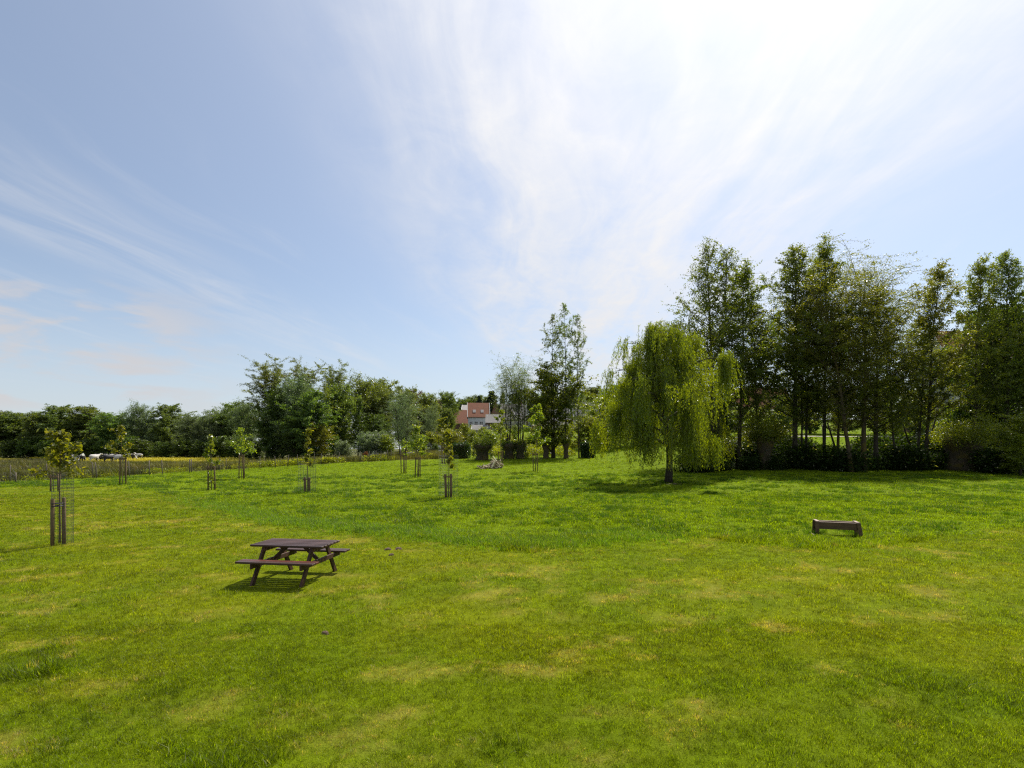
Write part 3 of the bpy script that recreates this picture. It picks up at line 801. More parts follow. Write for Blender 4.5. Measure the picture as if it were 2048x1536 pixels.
# tall clump left of the middle
G2 = 'trees of the tall clump left of the village'
for px, D, yt, kd, w, nm, lb, lf in [
        (534, 122, 716, 'poplar_wide', 1.0, 'poplar_tree', 'tall poplar at the left end of the clump, leaves bright against sky', None),
        (612, 124, 721, 'poplar_wide', .82, 'poplar_tree', 'middle tall poplar rising behind the round grey willow', None),
        (662, 121, 724, 'poplar_wide', .85, 'poplar_tree', 'right tall poplar of the clump, loose feathery top', None),
        (590, 116, 750, 'willow_round', .82, 'willow_tree', 'big round grey-green willow in front of the tall poplars', None),
        (648, 112, 764, 'poplar', 1.15, 'ivy_clad_tree', 'bright green narrow tree below the right tall poplar', 'shrub_leaf'),
        (622, 110, 782, 'layered_tree', .85, 'broadleaf_tree', 'dark layered tree in the front of the tall clump', None),
        (566, 118, 778, 'round_tree', .8, 'broadleaf_tree', 'dark tree between the left tall poplar and the round willow', 'dark_leaf'),
        (676, 118, 768, 'round_tree', .6, 'broadleaf_tree', 'bushy tree under the right tall poplar', 'poplar_leaf'),
        (758, 134, 762, 'round_tree', .8, 'broadleaf_tree', 'rounded pale tree between the tufted willow and its neighbour', 'poplar_leaf'),
        (812, 136, 774, 'round_tree', .6, 'broadleaf_tree', 'rounded tree behind the top of the slender silver willow', 'poplar_leaf'),
        (500, 126, 803, 'willow_round', .8, 'willow_tree', 'grey willow sloping down left of the tall poplars', None),
        (545, 114, 820, 'round_tree', .8, 'broadleaf_tree', 'low dark tree at the foot of the left tall poplar', 'dark_leaf'),
        (588, 109, 838, 'round_tree', .9, 'broadleaf_tree', 'low dark tree at the foot of the round grey willow', 'dark_leaf'),
        (640, 107, 846, 'small_tree', 1.0, 'young_tree', 'bright green young tree at the right foot of the clump', None),
        (735, 128, 752, 'willow_round', .85, 'willow_tree', 'pale tufted willow right of the tall clump', 'poplar_leaf'),
        (775, 126, 768, 'poplar_wide', .85, 'poplar_tree', 'grey-green tree right of the pale tufted willow', None),
        (716, 116, 800, 'larch', .8, 'conical_tree', 'dark green cone-shaped tree behind the olive larch', 'dark_leaf'),
        (755, 118, 828, 'round_tree', .7, 'broadleaf_tree', 'low dark tree between larch and slender silver willow', 'dark_leaf'),
        (822, 150, 782, 'round_tree', .55, 'copper_tree', 'reddish-brown tree behind the slender silver willow', 'copper_leaf'),
        (852, 152, 786, 'round_tree', .62, 'broadleaf_tree', 'grey-green rounded tree right of the reddish-brown one', 'poplar_leaf'),
        (893, 165, 784, 'round_tree', .62, 'broadleaf_tree', 'rounded tree on the skyline just left of the red roofs', 'far_leaf'),
        (893, 120, 816, 'round_tree', .62, 'broadleaf_tree', 'mid green bushy tree covering the left end of the red roof', None),
        (860, 112, 806, 'osier', .70, 'silver_willow', 'slim silvery willow left of the mid green bushy tree', None)]:
    T(nm, kd, px, D, yt, lb, w, G2, lf)
T('larch_tree', 'larch', 688, 0, 796, 'olive larch with bare lower trunk and level branches', .78, G2, base=914)
T('slender_willow', 'osier', 806, 0, 776, 'slender silver willow with leaning trunk at the lawn edge', .95, G2, base=913)
for i, (px, D, yt, lb) in enumerate([(688, 101, 880, 'low round willow bush around the larch trunk'), (735, 100, 862, 'round silvery willow bush right of the larch'),
                                     (760, 99, 860, 'upright silvery willow bush left of the slender willow')]):
    T('willow_bush', 'shrub', px, D, yt, lb, .85, 'silvery willow bushes', 'silver_leaf', cat='bush')

# skyline trees on the hill behind the roofs
G3 = 'trees on the hill behind the village'
for i, (px, yt, kd, w) in enumerate([(868, 800, 'round_tree', .8), (928, 797, 'round_tree', .7), (948, 792, 'round_tree', .75), (917, 803, 'conifer', .8), (925, 800, 'conifer', .8), (938, 797, 'conifer', .9), (958, 792, 'conifer', .9),
                                     (984, 783, 'conifer', 1.5), (972, 791, 'round_tree', .7), (1005, 786, 'conifer', .9), (1030, 788, 'round_tree', .8), (1062, 786, 'round_tree', .9), (1098, 778, 'round_tree', .9),
                                     (1140, 778, 'round_tree', 1.0), (1185, 772, 'round_tree', 1.1), (1232, 770, 'layered_tree', 1.1), (1290, 764, 'round_tree', 1.1)]):
    conf = kd == 'conifer'
    T('conifer' if conf else 'broadleaf_tree', kd, px, 232 + (i % 3) * 5, yt, ('dark pointed conifer on the hill, number %s from the copper tree' % ['one', 'two', 'three', 'four', 'five', 'six'][sum(1 for q in (917, 925, 938, 958, 984, 1005) if q < px)]) if conf
      else 'rounded tree on the hill skyline above column %s of the village' % ['one', 'two', 'three', 'four', 'five', 'six', 'seven', 'eight', 'nine', 'ten', 'eleven', 'twelve'][sum(1 for q in (868, 928, 948, 972, 1030, 1062, 1098, 1140, 1185, 1232, 1290) if q < px)], w, G3, 'far_leaf' if not conf else None)

# middle: alder-like trio, osier group, hedge trees behind
for px, base, yt, w, lb in [(1104, 916, 628, .78, 'left tree of the tall airy trio beside the weeping willow'), (1131, 917, 607, .72, 'middle and tallest tree of the airy trio, straight trunk'),
                            (1158, 916, 628, .70, 'right tree of the airy trio, trunk leaning right')]:
    T('airy_alder', 'poplar', px, 0, yt, lb, w, 'tall airy trio', base=base, lean=(.035, 0) if px == 1158 else None)
T('airy_alder', 'small_tree', 1108, 0, 735, 'bushy lower tree at the foot of the tall airy trio', 1.0, 'tall airy trio', 'alder_leaf', base=916)
T('osier_tree', 'airy_osier', 1010, 0, 710, 'left airy many-stemmed willow in front of the grey roofs', .92, 'many-stemmed willows', 'poplar_leaf', base=917)
T('osier_tree', 'airy_osier', 1046, 0, 708, 'right airy many-stemmed willow in front of the grey roofs', .88, 'many-stemmed willows', 'poplar_leaf', base=917)
G4 = 'garden shrubs below the village houses'
gs = [(840, 92, 868, 'shrub', 1.1, 'yellow-green shrub left of the grey-trunked young tree'), (866, 95, 862, 'shrub', .9, 'yellow-green shrub behind the grey-trunked young tree'),
      (905, 98, 856, 'shrub', 1.2, 'bright round shrub below the red roof'), (932, 104, 846, 'small_tree', .9, 'dark-hearted rounded bush under the white house windows'),
      (948, 100, 858, 'shrub', .8, 'small upright bush below the grey annexe roof'), (960, 101, 860, 'shrub_dense', .7, 'dark green clipped bush right of the annexe'),
      (985, 94, 858, 'shrub', 1.2, 'loose yellow bush behind the log pile'), (1012, 92, 866, 'shrub', 1.1, 'bush between log pile and the many-stemmed willows'),
      (1060, 93, 862, 'shrub', 1.2, 'bush behind the bushy staked sapling'), (1090, 95, 856, 'shrub', 1.2, 'yellow-green bush left of the airy trio'),
      (1135, 94, 846, 'small_tree', .9, 'bright bush showing between the airy trunks'), (1160, 92, 838, 'small_tree', 1.0, 'tall bright bush right of the airy trunks'),
      (1185, 90, 830, 'small_tree', 1.1, 'tall yellow-green bush beside the weeping willow'), (1205, 96, 790, 'small_tree', 1.4, 'yellow-green tree left behind the weeping willow crown'),
      (1000, 112, 846, 'small_tree', 1.3, 'loose bush on the slope below the pale-roofed house'), (1030, 108, 850, 'small_tree', 1.2, 'bush on the slope between the two airy willows'), (1075, 106, 848, 'small_tree', 1.2, 'bush on the slope behind the slim pollard'),
      (968, 112, 852, 'small_tree', 1.2, 'bush on the slope right of the white house'), (780, 98, 868, 'shrub', 1.0, 'low willow scrub left of the paired stakes'), (918, 90, 890, 'shrub_dense', .8, 'dark low bush left of the grey road'),
      (872, 88, 886, 'shrub_dense', .9, 'dark low bush beside the white car'), (1240, 88, 800, 'small_tree', 1.3, 'tree hidden behind the left half of the weeping willow'),
      (1285, 86, 812, 'small_tree', 1.4, 'tree hidden behind the middle of the weeping willow'), (1335, 84, 800, 'small_tree', 1.5, 'tree seen through the weeping willow crown'),
      (1395, 82, 780, 'small_tree', 1.6, 'tree filling the gap right of the weeping willow')]
for px, D, yt, kd, w, lb in gs:
    T('garden_tree' if kd == 'small_tree' else 'garden_shrub', kd, px, D, yt, lb, w * .85, G4, cat='bush' if kd != 'small_tree' else 'tree')
T('red_shrub', 'shrub_dense', 731, 96, 902, 'low reddish shrub by the wire fence near the larch', .8, None, 'red_leaf', cat='shrub')
T('red_shrub', 'shrub_dense', 811, 92, 896, 'reddish-pink shrub behind the slender willow trunk', .7, None, 'copper_leaf', cat='shrub')


# pollards: a thick knobbly trunk with a mop of shoots
def pollard(name, p, w, h, hair, label, seed, leafm='shrub_leaf', ivy=0.0, dens=3500, slope=0.0, bark='moss_bark', fl=1.25):
    rng = np.random.default_rng(seed); o = empty(name, (p.x, p.y, p.z - .1)); tag(o, label, 'tree', 'pollarded willows')
    g = Geo(); m = 9; pts = []; rad = []
    for i in range(m):
        t = i / (m - 1); pts.append((slope * h * t + rng.normal() * .02 * w, rng.normal() * .02, h * t))
        rad.append(w / 2 * (1.18 - .35 * sin(pi * min(t * 1.3, 1)) + (.22 * fl * t ** 3)) * rng.uniform(.95, 1.05))
    rad[-1] *= .75
    g.tube(pts, rad, 14, rough=.09, rng=rng)
    me = g.mesh(name + '_trunk', True); obj('trunk', me, MATS[bark], o)
    C = []
    for k in range(46):
        a = rng.uniform(0, 6.28); el = rng.uniform(.1, 1.5); L = hair * rng.uniform(.5, 1.1)
        b = np.array([slope * h + cos(a) * w * .42, sin(a) * w * .42, h * rng.uniform(.84, 1.0)])
        q = b + np.array([cos(a) * cos(el), sin(a) * cos(el), sin(el)]) * L
        t = rng.random((int(dens / 46), 1)); C.append(b + (q - b) * t + rng.normal(size=(len(t), 3)) * .13 * hair)
    C = np.concatenate(C)
    obj('crown', leaf_mesh(name + '_crown', C, .09 * rng.uniform(.6, 1.3, len(C)), rng, .42), MATS[leafm], o)
    if ivy:
        n = int(5000 * ivy); a = rng.uniform(0, 6.28, n); z = rng.random(n) ** .8 * h * 1.02; rr = w * .62 * (1 + rng.random(n) * .35)
        C = np.c_[slope * z + np.cos(a) * rr, np.sin(a) * rr, z]
        obj('ivy', leaf_mesh(name + '_ivy', C, .085 * rng.uniform(.6, 1.2, n), rng, .6), MATS['ivy_leaf'], o)
    return o


def PO(px, base, ystem, yhair, wpx, label, seed, **k):
    p = ground(px, base); h = top_h(p, ystem); hair = max(.4, top_h(p, yhair) - h); w = wpx * p.y / F
    return pollard('pollard_willow', p, w, h, hair, label, seed, **k)


PO(965, 920, 886, 866, 26, 'pollard with bright bushy head just left of the log pile', 31, ivy=.25, fl=1.6)
PO(922, 916, 886, 880, 24, 'ivy-covered stump-like pollard left of the grey road', 32, ivy=.8, leafm='ivy_leaf', dens=1200)
PO(1018, 918, 885, 878, 20, 'left thick dark pollard trunk of the pair under the airy willows', 33, ivy=.2)
PO(1040, 918, 886, 876, 17, 'right thick dark pollard trunk of the pair under the airy willows', 34, ivy=.2)
PO(1092, 917, 883, 868, 12, 'slim pollard with knobbly head left of the airy trio', 35)
PO(1132, 917, 880, 874, 10, 'stout pollard bole between the airy trio trunks', 36)
PO(1176, 915, 884, 880, 18, 'black ivy-clad post-like pollard beside the weeping willow', 37, ivy=1.2, leafm='ivy_leaf', dens=900, fl=.3)
PO(1530, 938, 868, 818, 26, 'pollard with round green head in front of the shaded wood edge', 38, leafm='shrub_leaf', dens=11000, ivy=.1)
PO(1918, 940, 876, 822, 54, 'massive old leaning pollard trunk near the right edge', 39, slope=.16, dens=13000, leafm='shrub_leaf', fl=.2)


# ------------------------------------------------------------------ weeping willow
def weeping_willow(name, p, Ht, R, label, seed, nstr=1500, low=1.4, per=26, ls=.085, r0=.24, cat='tree'):
    rng = np.random.default_rng(seed); o = empty(name, (p.x, p.y, p.z - .1)); tag(o, label, cat)
    g = Geo(); m = 10
    pts = np.array([[.14 * sin(i * 1.1) - .035 * i, .06 * cos(i), Ht * .86 * i / (m - 1)] for i in range(m)])
    g.tube(pts, [r0 * (1.25 if i == 0 else 1) * (1 - .85 * i / (m - 1)) + .02 for i in range(m)], 10, rough=.07, rng=rng)
    tips = []
    for k in range(34):
        t = .22 + .76 * (k + .5) / 34; q = t * (m - 1); i = min(int(q), m - 2); b = pts[i] * (1 - q + i) + pts[i + 1] * (q - i)
        az = k * 2.399 + rng.normal() * .25
        hh = t * .86
        L = R * (1.0 - .60 * max(0, (hh - .12) / .75) ** 1.3) * rng.uniform(.38, 1.28)
        up = .50 + 1.0 * t
        lp = [b + np.array([cos(az), sin(az), 0]) * L * u + np.array([0, 0, L * up * (u - .62 * u * u)]) + rng.normal(size=3) * .05 for u in np.linspace(0, 1, 9)]
        br = .12 * (1 - .6 * t)
        g.tube(lp, [br * (1 - .85 * j / 8) + .006 for j in range(9)], 5, cap=False)
        lp = np.array(lp)
        for c in range(9):
            u = rng.uniform(.42, 1.02); q = min(u, .999) * 8; i = int(q); b2 = lp[i] * (1 - q + i) + lp[i + 1] * (q - i)
            e = b2 + rng.normal(size=3) * np.array([1, 1, .35]) * L * .17
            g.tube([b2, (b2 + e) / 2 + np.array([0, 0, .12]), e], [.018, .012, .006], 3, cap=False)
            tips.append((e, u))
    tips.append((pts[-1] + np.array([0, 0, .9]), 1)); g.tube([pts[-1], pts[-1] + np.array([.1, 0, .9])], [.03, .01], 4)
    for k in range(9):
        a = rng.uniform(0, 6.28); tips.append((pts[-1] + np.array([cos(a) * rng.uniform(.1, .9), sin(a) * .6, rng.uniform(-.6, 1.3)]), .9))
    C, AX, TN = [], [], []
    gs_ = Geo()
    tl = rng.gamma(3.2, .55, len(tips)) * np.array([1.5 if q[0][2] < Ht * .5 else .95 for q in tips]) + .5; tn_ = rng.random(len(tips)); tw = rng.gamma(1.2, 1, len(tips)) * np.array([(.10 + (np.hypot(q[0][0], q[0][1]) / R)) * q[1] for q in tips]); tw /= tw.sum(); pick = rng.choice(len(tips), nstr, p=tw)
    for s_ in range(nstr):
        ti = pick[s_]; e, u = tips[ti]
        e = e + rng.normal(size=3) * np.array([.24, .24, .20])
        room = max(.5, e[2] - low * rng.uniform(.6, 1.9)); L = min(room, tl[ti] * rng.uniform(.55, 1.3))
        out = np.array([e[0], e[1], 0]); out = out / (np.linalg.norm(out) + 1e-6)
        n = int(L * per / 2.2) + 3; t = np.sort(rng.random(n)); sw = rng.normal(size=2) * .14
        pos = e + out * (.35 * np.sqrt(t) * .6)[:, None] + np.c_[sw[0] * t * L, sw[1] * t * L, -L * t + .12 * np.sin(t * 3)]
        if s_ % 3 == 0: gs_.tube([pos[0], pos[len(pos) // 2], pos[-1]], [.007, .006, .004], 3, cap=False)
        C.append(pos + rng.normal(size=(n, 3)) * .05); AX.append(np.c_[rng.normal(size=(n, 2)) * .35, -np.ones(n)]); TN.append(np.clip(tn_[ti] * .6 + rng.random(n) * .4, 0, 1))
    C = np.concatenate(C); AX = np.concatenate(AX); TN = np.concatenate(TN); n = len(C)
    obj('trunk', g.mesh(name + '_trunk', True), MATS['dark_bark'], o)
    obj('hanging_twigs', gs_.mesh(name + '_twigs'), MATS['moss_bark'], o)
    obj('crown', leaf_mesh(name + '_crown', C, ls * rng.uniform(.7, 1.35, n), rng, .24, .1, TN, AX), MATS['willow_leaf'], o)
    return o, n


p = ground(1337, 966)
weeping_willow('weeping_willow', p, top_h(p, 618), 5.2, 'weeping willow with trailing yellow-green branches alone on the lawn', 71, 3700, low=1.5, per=36)
p = ground(1432, 936)
weeping_willow('weeping_willow', p, top_h(p, 812), 2.0, 'small low weeping willow against the dark wood edge', 72, 620, low=.7, per=30, r0=.13)
# ring of bare soil at the willow's foot
g = Geo(); rr = np.random.default_rng(3); p = ground(1345, 968)
vs = [(0, 0, .05)] + [(cos(a) * rr.uniform(.7, 1.05) * 1.1, sin(a) * rr.uniform(.7, 1.05) * .7, .012) for a in np.linspace(0, 6.28, 25)[:-1]]
g.raw(vs, [(0, i + 1, (i + 1) % 24 + 1) for i in range(24)])
tag(obj('bare_soil', g.mesh('bare_soil'), plain_mat('soil', (.10, .068, .04), (.05, .035, .02), .95, 9, bump=1, dist=.03), None, p), 'bare earth round the foot of the weeping willow', kind='structure')

# ------------------------------------------------------------------ right-hand belt of alders and willows
G5 = 'tall trees of the wood edge on the right'
for nm, kd, px, base, yt, w, lb, ln, lf in [
        ('alder_tree', 'alder_b', 1418, 936, 500, .95, 'first tall dark alder right of the weeping willow, spiky top', None, None),
        ('alder_tree', 'alder_c', 1478, 934, 536, 1.15, 'lower rounded alder between the two spiky tall ones', None, None),
        ('alder_tree', 'alder_a', 1590, 934, 488, 1.05, 'straight dark alder on the left of the bright lawn gap', (-.025, 0), None),
        ('alder_tree', 'alder_b', 1608, 933, 560, .70, 'thick-trunked alder standing in the bright lawn gap', None, None),
        ('alder_tree', 'alder_c', 1648, 934, 486, .85, 'slim alder with bare pointed top left of the tall willow', (-.02, 0), None),
        ('tall_willow', 'willow_tall', 1722, 944, 468, 1.15, 'tallest tree, olive willow with feathery open top', None, None),
        ('tall_willow', 'willow_tall', 1672, 932, 560, .55, 'narrow olive willow crown against the tallest tree', None, None),
        ('alder_tree', 'alder_a', 1752, 940, 575, 1.15, 'dark alder under the right side of the tallest tree', None, None),
        ('alder_tree', 'alder_c', 1850, 938, 528, 1.0, 'slanting-trunked alder with pale open crown', (.03, 0), 'olive_leaf'),
        ('alder_tree', 'alder_c', 1835, 937, 620, .95, 'lower alder between the slanting one and its right neighbour', None, None),
        ('alder_tree', 'alder_c', 1946, 938, 510, .92, 'light crowned alder left of the last tall one', (-.035, 0), 'olive_leaf'),
        ('alder_tree', 'alder_a', 2014, 936, 504, .85, 'last tall alder, layered top close to the right edge', None, None),
        ('alder_tree', 'alder_c', 1518, 933, 600, .9, 'lower bushy alder filling the gap before the lawn gap', None, None),
        ('alder_tree', 'alder_c', 1790, 938, 650, .9, 'lower dark alder between tallest willow and slanting alder', None, None),
        ('alder_tree', 'alder_b', 1378, 931, 640, .9, 'low alder half hidden by the weeping willow', None, None),
        ('broadleaf_tree', 'layered_tree', 2010, 920, 612, .80, 'dark layered maple with low dense crown at the right edge', None, 'dark_leaf'),
        ('broadleaf_tree', 'alder_c', 2100, 936, 570, .9, 'dense tree cut by the right edge of the picture', None, None)]:
    T(nm, kd, px, 0, yt, lb, w, G5, lf, ln, base=base)
G6 = 'shaded small trees behind the alders'
for i, (px, D, yt, kd, w, lb, lf) in enumerate([
        (1448, 66, 800, 'round_tree', .8, 'dark round bush behind the small weeping willow', 'dark_leaf'), (1502, 64, 812, 'small_tree', 1.3, 'lit green small tree left of the round-headed pollard', None),
        (1560, 104, 790, 'round_tree', .9, 'tree closing the view above the bright lawn gap', 'dark_leaf'), (1620, 108, 770, 'round_tree', 1.0, 'dark tree high behind the thick-trunked alder', 'dark_leaf'),
        (1690, 106, 776, 'layered_tree', 1.0, 'dark layered tree behind the trunk of the tallest willow', 'dark_leaf'), (1770, 104, 760, 'round_tree', 1.0, 'dark tree behind the slanting alder trunk', 'dark_leaf'),
        (1836, 98, 780, 'round_tree', .9, 'tree between the slanting trunk and the massive pollard', None), (1790, 68, 830, 'small_tree', .7, 'shaded small tree in the middle of the wood edge', 'alder_leaf'),
        (1900, 66, 800, 'small_tree', 1.4, 'shaded small tree above the massive pollard', 'alder_leaf'), (1985, 62, 806, 'small_tree', 1.2, 'shaded small tree right of the massive pollard', 'alder_leaf'),
        (2042, 46, 826, 'small_tree', 1.1, 'bright glossy bush at the right edge', None), (1545, 66, 846, 'shrub', 1.6, 'lit bush right of the round-headed pollard', None),
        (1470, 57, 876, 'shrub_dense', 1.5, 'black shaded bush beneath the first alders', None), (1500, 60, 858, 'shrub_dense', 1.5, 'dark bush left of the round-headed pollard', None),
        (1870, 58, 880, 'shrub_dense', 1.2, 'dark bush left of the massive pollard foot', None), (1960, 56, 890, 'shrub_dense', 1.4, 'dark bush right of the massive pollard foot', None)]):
    T('shrub' if 'shrub' in kd else 'small_tree', kd, px, D, yt, lb, w, G6, lf, cat='bush' if 'shrub' in kd else 'tree')
# leaning thin stems at the wood edge
for i, (x0, y0, x1, y1, r_, lb) in enumerate([(1655, 930, 1645, 850, .10, 'bent thin stem left of the second leaning one'), (1676, 932, 1655, 845, .13, 'bent thicker stem curving left at the lawn gap'),
                                              (1596, 905, 1602, 868, .035, 'thin slanting pole between the two alder trunks'), (1692, 905, 1689, 868, .04, 'short thin upright stem right of the lawn gap'),
                                              (1838, 930, 1800, 830, .10, 'slender stem slanting left from the wood edge'), (1842, 932, 1880, 800, .11, 'slender stem slanting right from the wood edge')]):
    a = ground(x0, max(y0, 930)); b = at(x1, a.y + .5); b.z = a.z + top_h(a, y1)
    mid = (a + b) / 2 + Vector((.15 * (1 if i % 2 else -1), 0, 0)); g = Geo(); g.tube([a - Vector((0, 0, .1)), mid, b], [r_, r_ * .8, r_ * .6], 7)
    tag(obj('bare_stem', g.mesh('bare_stem', True), MATS['dark_bark']), lb, 'tree stem', 'bare leaning stems at the wood edge')


# ------------------------------------------------------------------ buildings
def plaster(name, a, b): return plain_mat(name, a, b, .85, 1.2, bump=.15)


plaster('white_wall', (.62, .66, .68), (.50, .54, .56)); plaster('cream_wall', (.52, .50, .45), (.40, .38, .34)); plaster('brick_wall', (.20, .11, .08), (.13, .075, .055))
roof_mat('orange_roof', (.27, .088, .032), (.19, .062, .026)); roof_mat('grey_roof', (.27, .25, .24), (.20, .19, .18)); roof_mat('pale_roof', (.36, .33, .32), (.28, .26, .25))
plain_mat('white_paint', (.74, .74, .72), (.66, .66, .64), .5, 4)
plain_mat('pane_glass', (.03, .035, .04), (.02, .025, .03), .08, 2, spec=.8)
plain_mat('tarmac', (.13, .13, .135), (.10, .10, .105), .9, 3)


def house(name, label, x0, x1, D, yeave, yridge, wallmat, roofmat, depth=8, ybase=None, windows=0, win=(.9, 1.5), yaw=0.0, gable=None, skylights=0, chimney=False, turn=False, wrow=.5, verge=True, sink=1.5, door=False):
    a = at((x0 + x1) / 2, D); w = abs(x1 - x0) * D / F
    he = top_h(a, yeave); hr = top_h(Vector((a.x, a.y + depth / 2, a.z)), yridge)
    o = empty(name, (a.x, a.y, a.z), yaw); tag(o, label, 'house' if 'house' in name else 'building')
    W = MATS[wallmat]; g = Geo(); b = -sink; wx = w / 2
    if not turn:   # ridge runs across the view
        g.raw([(-wx, 0, b), (wx, 0, b), (wx, depth, b), (-wx, depth, b), (-wx, 0, he), (wx, 0, he), (wx, depth, he), (-wx, depth, he), (-wx, depth / 2, hr), (wx, depth / 2, hr)],
              [(0, 1, 5, 4), (2, 3, 7, 6), (1, 2, 6, 9, 5), (3, 0, 4, 8, 7)])
        ov, e = .25, .35
        k = (hr - he) / (depth / 2)
        r = Geo()
        for s_ in (0, 1):
            y0 = -e if s_ == 0 else depth + e; z0 = he - k * e
            P = [(-wx - ov, y0, z0), (wx + ov, y0, z0), (wx + ov, depth / 2, hr), (-wx - ov, depth / 2, hr)]
            r.raw([(p_[0], p_[1], p_[2] + .05) for p_ in P] + [(p_[0], p_[1], p_[2] + .22) for p_ in P], [(3, 2, 1, 0), (4, 5, 6, 7), (0, 1, 5, 4), (1, 2, 6, 5), (2, 3, 7, 6), (3, 0, 4, 7)])
        obj('wall', g.mesh('wall'), W, o); ro = obj('roof', r.mesh('roof'), MATS[roofmat], o)
        if verge:
            for sx in (-1, 1):
                v = Geo()
                for s_ in (0, 1):
                    y0 = -e if s_ == 0 else depth + e
                    v.bar((sx * (wx + ov + .06), y0, he - k * e + .16), (sx * (wx + ov + .06), depth / 2, hr + .16), .12, .34)
                obj('verge', v.mesh('verge'), MATS['white_paint'], ro)
    else:          # gable faces the view
        g.raw([(-wx, 0, b), (wx, 0, b), (wx, depth, b), (-wx, depth, b), (-wx, 0, he), (wx, 0, he), (wx, depth, he), (-wx, depth, he), (0, 0, hr), (0, depth, hr)],
              [(0, 1, 5, 8, 4), (2, 3, 7, 9, 6), (1, 2, 6, 5), (3, 0, 4, 7)])
        r = Geo(); k = (hr - he) / wx
        for sx in (-1, 1):
            P = [(sx * (wx + .35), -.3, he - k * .35), (sx * (wx + .35), depth + .3, he - k * .35), (0, depth + .3, hr), (0, -.3, hr)]
            r.raw([(p_[0], p_[1], p_[2] + .05) for p_ in P] + [(p_[0], p_[1], p_[2] + .22) for p_ in P], [(3, 2, 1, 0), (4, 5, 6, 7), (0, 1, 5, 4), (1, 2, 6, 5), (2, 3, 7, 6), (3, 0, 4, 7)])
        obj('wall', g.mesh('wall'), W, o); ro = obj('roof', r.mesh('roof'), MATS[roofmat], o)
    ww, wh = win
    if windows:
        fr = Geo(); t = .09
        fr.box((0, -.03, wh / 2), (ww, .1, t)); fr.box((0, -.03, -wh / 2), (ww + .16, .16, t)); fr.box((-ww / 2 + t / 2, -.03, 0), (t, .1, wh - t)); fr.box((ww / 2 - t / 2, -.03, 0), (t, .1, wh - t)); fr.box((0, -.03, 0), (t * .8, .08, wh - t)); fr.box((0, -.032, wh * .18), (ww - 2 * t, .07, t * .8))
        fm = fr.mesh('window'); pg = Geo(); pg.box((0, .0, 0), (ww - .1, .05, wh - .1)); pm = pg.mesh('pane')
        for i in range(windows):
            x = -wx + w * (i + .5) / windows
            f = obj('window', fm, MATS['white_paint'], o, (x, -.01, he * wrow)); obj('pane', pm, MATS['pane_glass'], f)
    if skylights:
        k = (hr - he) / (depth / 2); ang = math.atan(k)
        s_ = Geo(); s_.box((0, 0, 0), (.95, 1.3, .14)); sm = s_.mesh('skylight')
        for i in range(skylights):
            y = depth * .17; obj('skylight', sm, MATS['pale_roof'], ro, (-wx + w * (i + .75) / (skylights + .6), y, he + k * y + .26), (ang, 0, 0))
    if chimney:
        c = Geo(); c.box((wx * .6, depth / 2, hr + .4), (.7, .7, 1.4)); c.box((wx * .6, depth / 2, hr + 1.16), (.84, .84, .12)); obj('chimney', c.mesh('chimney'), MATS['brick_wall'], ro)
    return o


house('house', 'white house with orange tiled roof, skylights and a row of tall windows', 937, 978, 170, 833, 807, 'white_wall', 'orange_roof', 8, windows=4, win=(1.15, 2.2), skylights=2, wrow=.55, yaw=.10, sink=3)
house('house', 'dark brick house end adjoining the right side of the white house', 981, 1003, 174, 832, 806, 'brick_wall', 'orange_roof', 9, windows=1, yaw=.06, sink=3, turn=True)
house('barn', 'long red-tiled barn left of the white house', 905, 936, 178, 846, 821, 'brick_wall', 'orange_roof', 8, windows=0, yaw=.14, sink=3)
house('annexe', 'low annexe with mauve-grey roof below the white house windows', 945, 972, 158, 860, 851, 'cream_wall', 'grey_roof', 4, sink=3, windows=2, win=(.6, .9), wrow=.35)
house('house', 'distant grey-roofed house just above the red barn', 924, 948, 205, 822, 811, 'cream_wall', 'pale_roof', 8, sink=3, windows=2)
house('house', 'brick house with low grey roof joined right of the white house', 972, 1004, 160, 845, 830, 'brick_wall', 'grey_roof', 6, sink=3, windows=3, win=(.9, 1.2), verge=False)
house('house', 'long pale-roofed house behind the many-stemmed willows', 1003, 1052, 175, 838, 809, 'cream_wall', 'pale_roof', 9, sink=3, windows=4, chimney=True)
house('house', 'pale-roofed house seen between willows and airy trio', 1054, 1088, 160, 838, 812, 'brick_wall', 'pale_roof', 9, sink=3, windows=3, verge=True, turn=True)
house('house', 'grey house partly hidden by the trunks of the airy trio', 1094, 1140, 165, 848, 818, 'cream_wall', 'grey_roof', 9, sink=3, windows=3)
house('house', 'brick house almost hidden left of the weeping willow', 1150, 1205, 150, 846, 806, 'brick_wall', 'grey_roof', 9, sink=3, windows=3)
house('tower_building', 'dark slab-like building end above the trees left of the barn', 871, 881, 215, 801, 799, 'brick_wall', 'grey_roof', 5, sink=3, verge=False)
house('shed', 'long low shed with pale roof behind the silvery willow bushes', 726, 768, 112, 878, 870, 'cream_wall', 'pale_roof', 4, sink=2, verge=False)
house('house', 'red-roofed house glimpsed through the alders above the bright lawn', 1480, 1590, 118, 830, 778, 'brick_wall', 'orange_roof', 9, sink=3, windows=4)
house('house', 'big pale house with orange gable edge behind the right-hand trees', 1912, 2080, 96, 738, 664, 'cream_wall', 'orange_roof', 11, sink=4, windows=5, win=(1.1, 1.6), wrow=.72)
house('house', 'brick house glimpsed behind the slanting alder trunk', 1840, 1905, 108, 838, 800, 'brick_wall', 'grey_roof', 8, sink=3, windows=3)

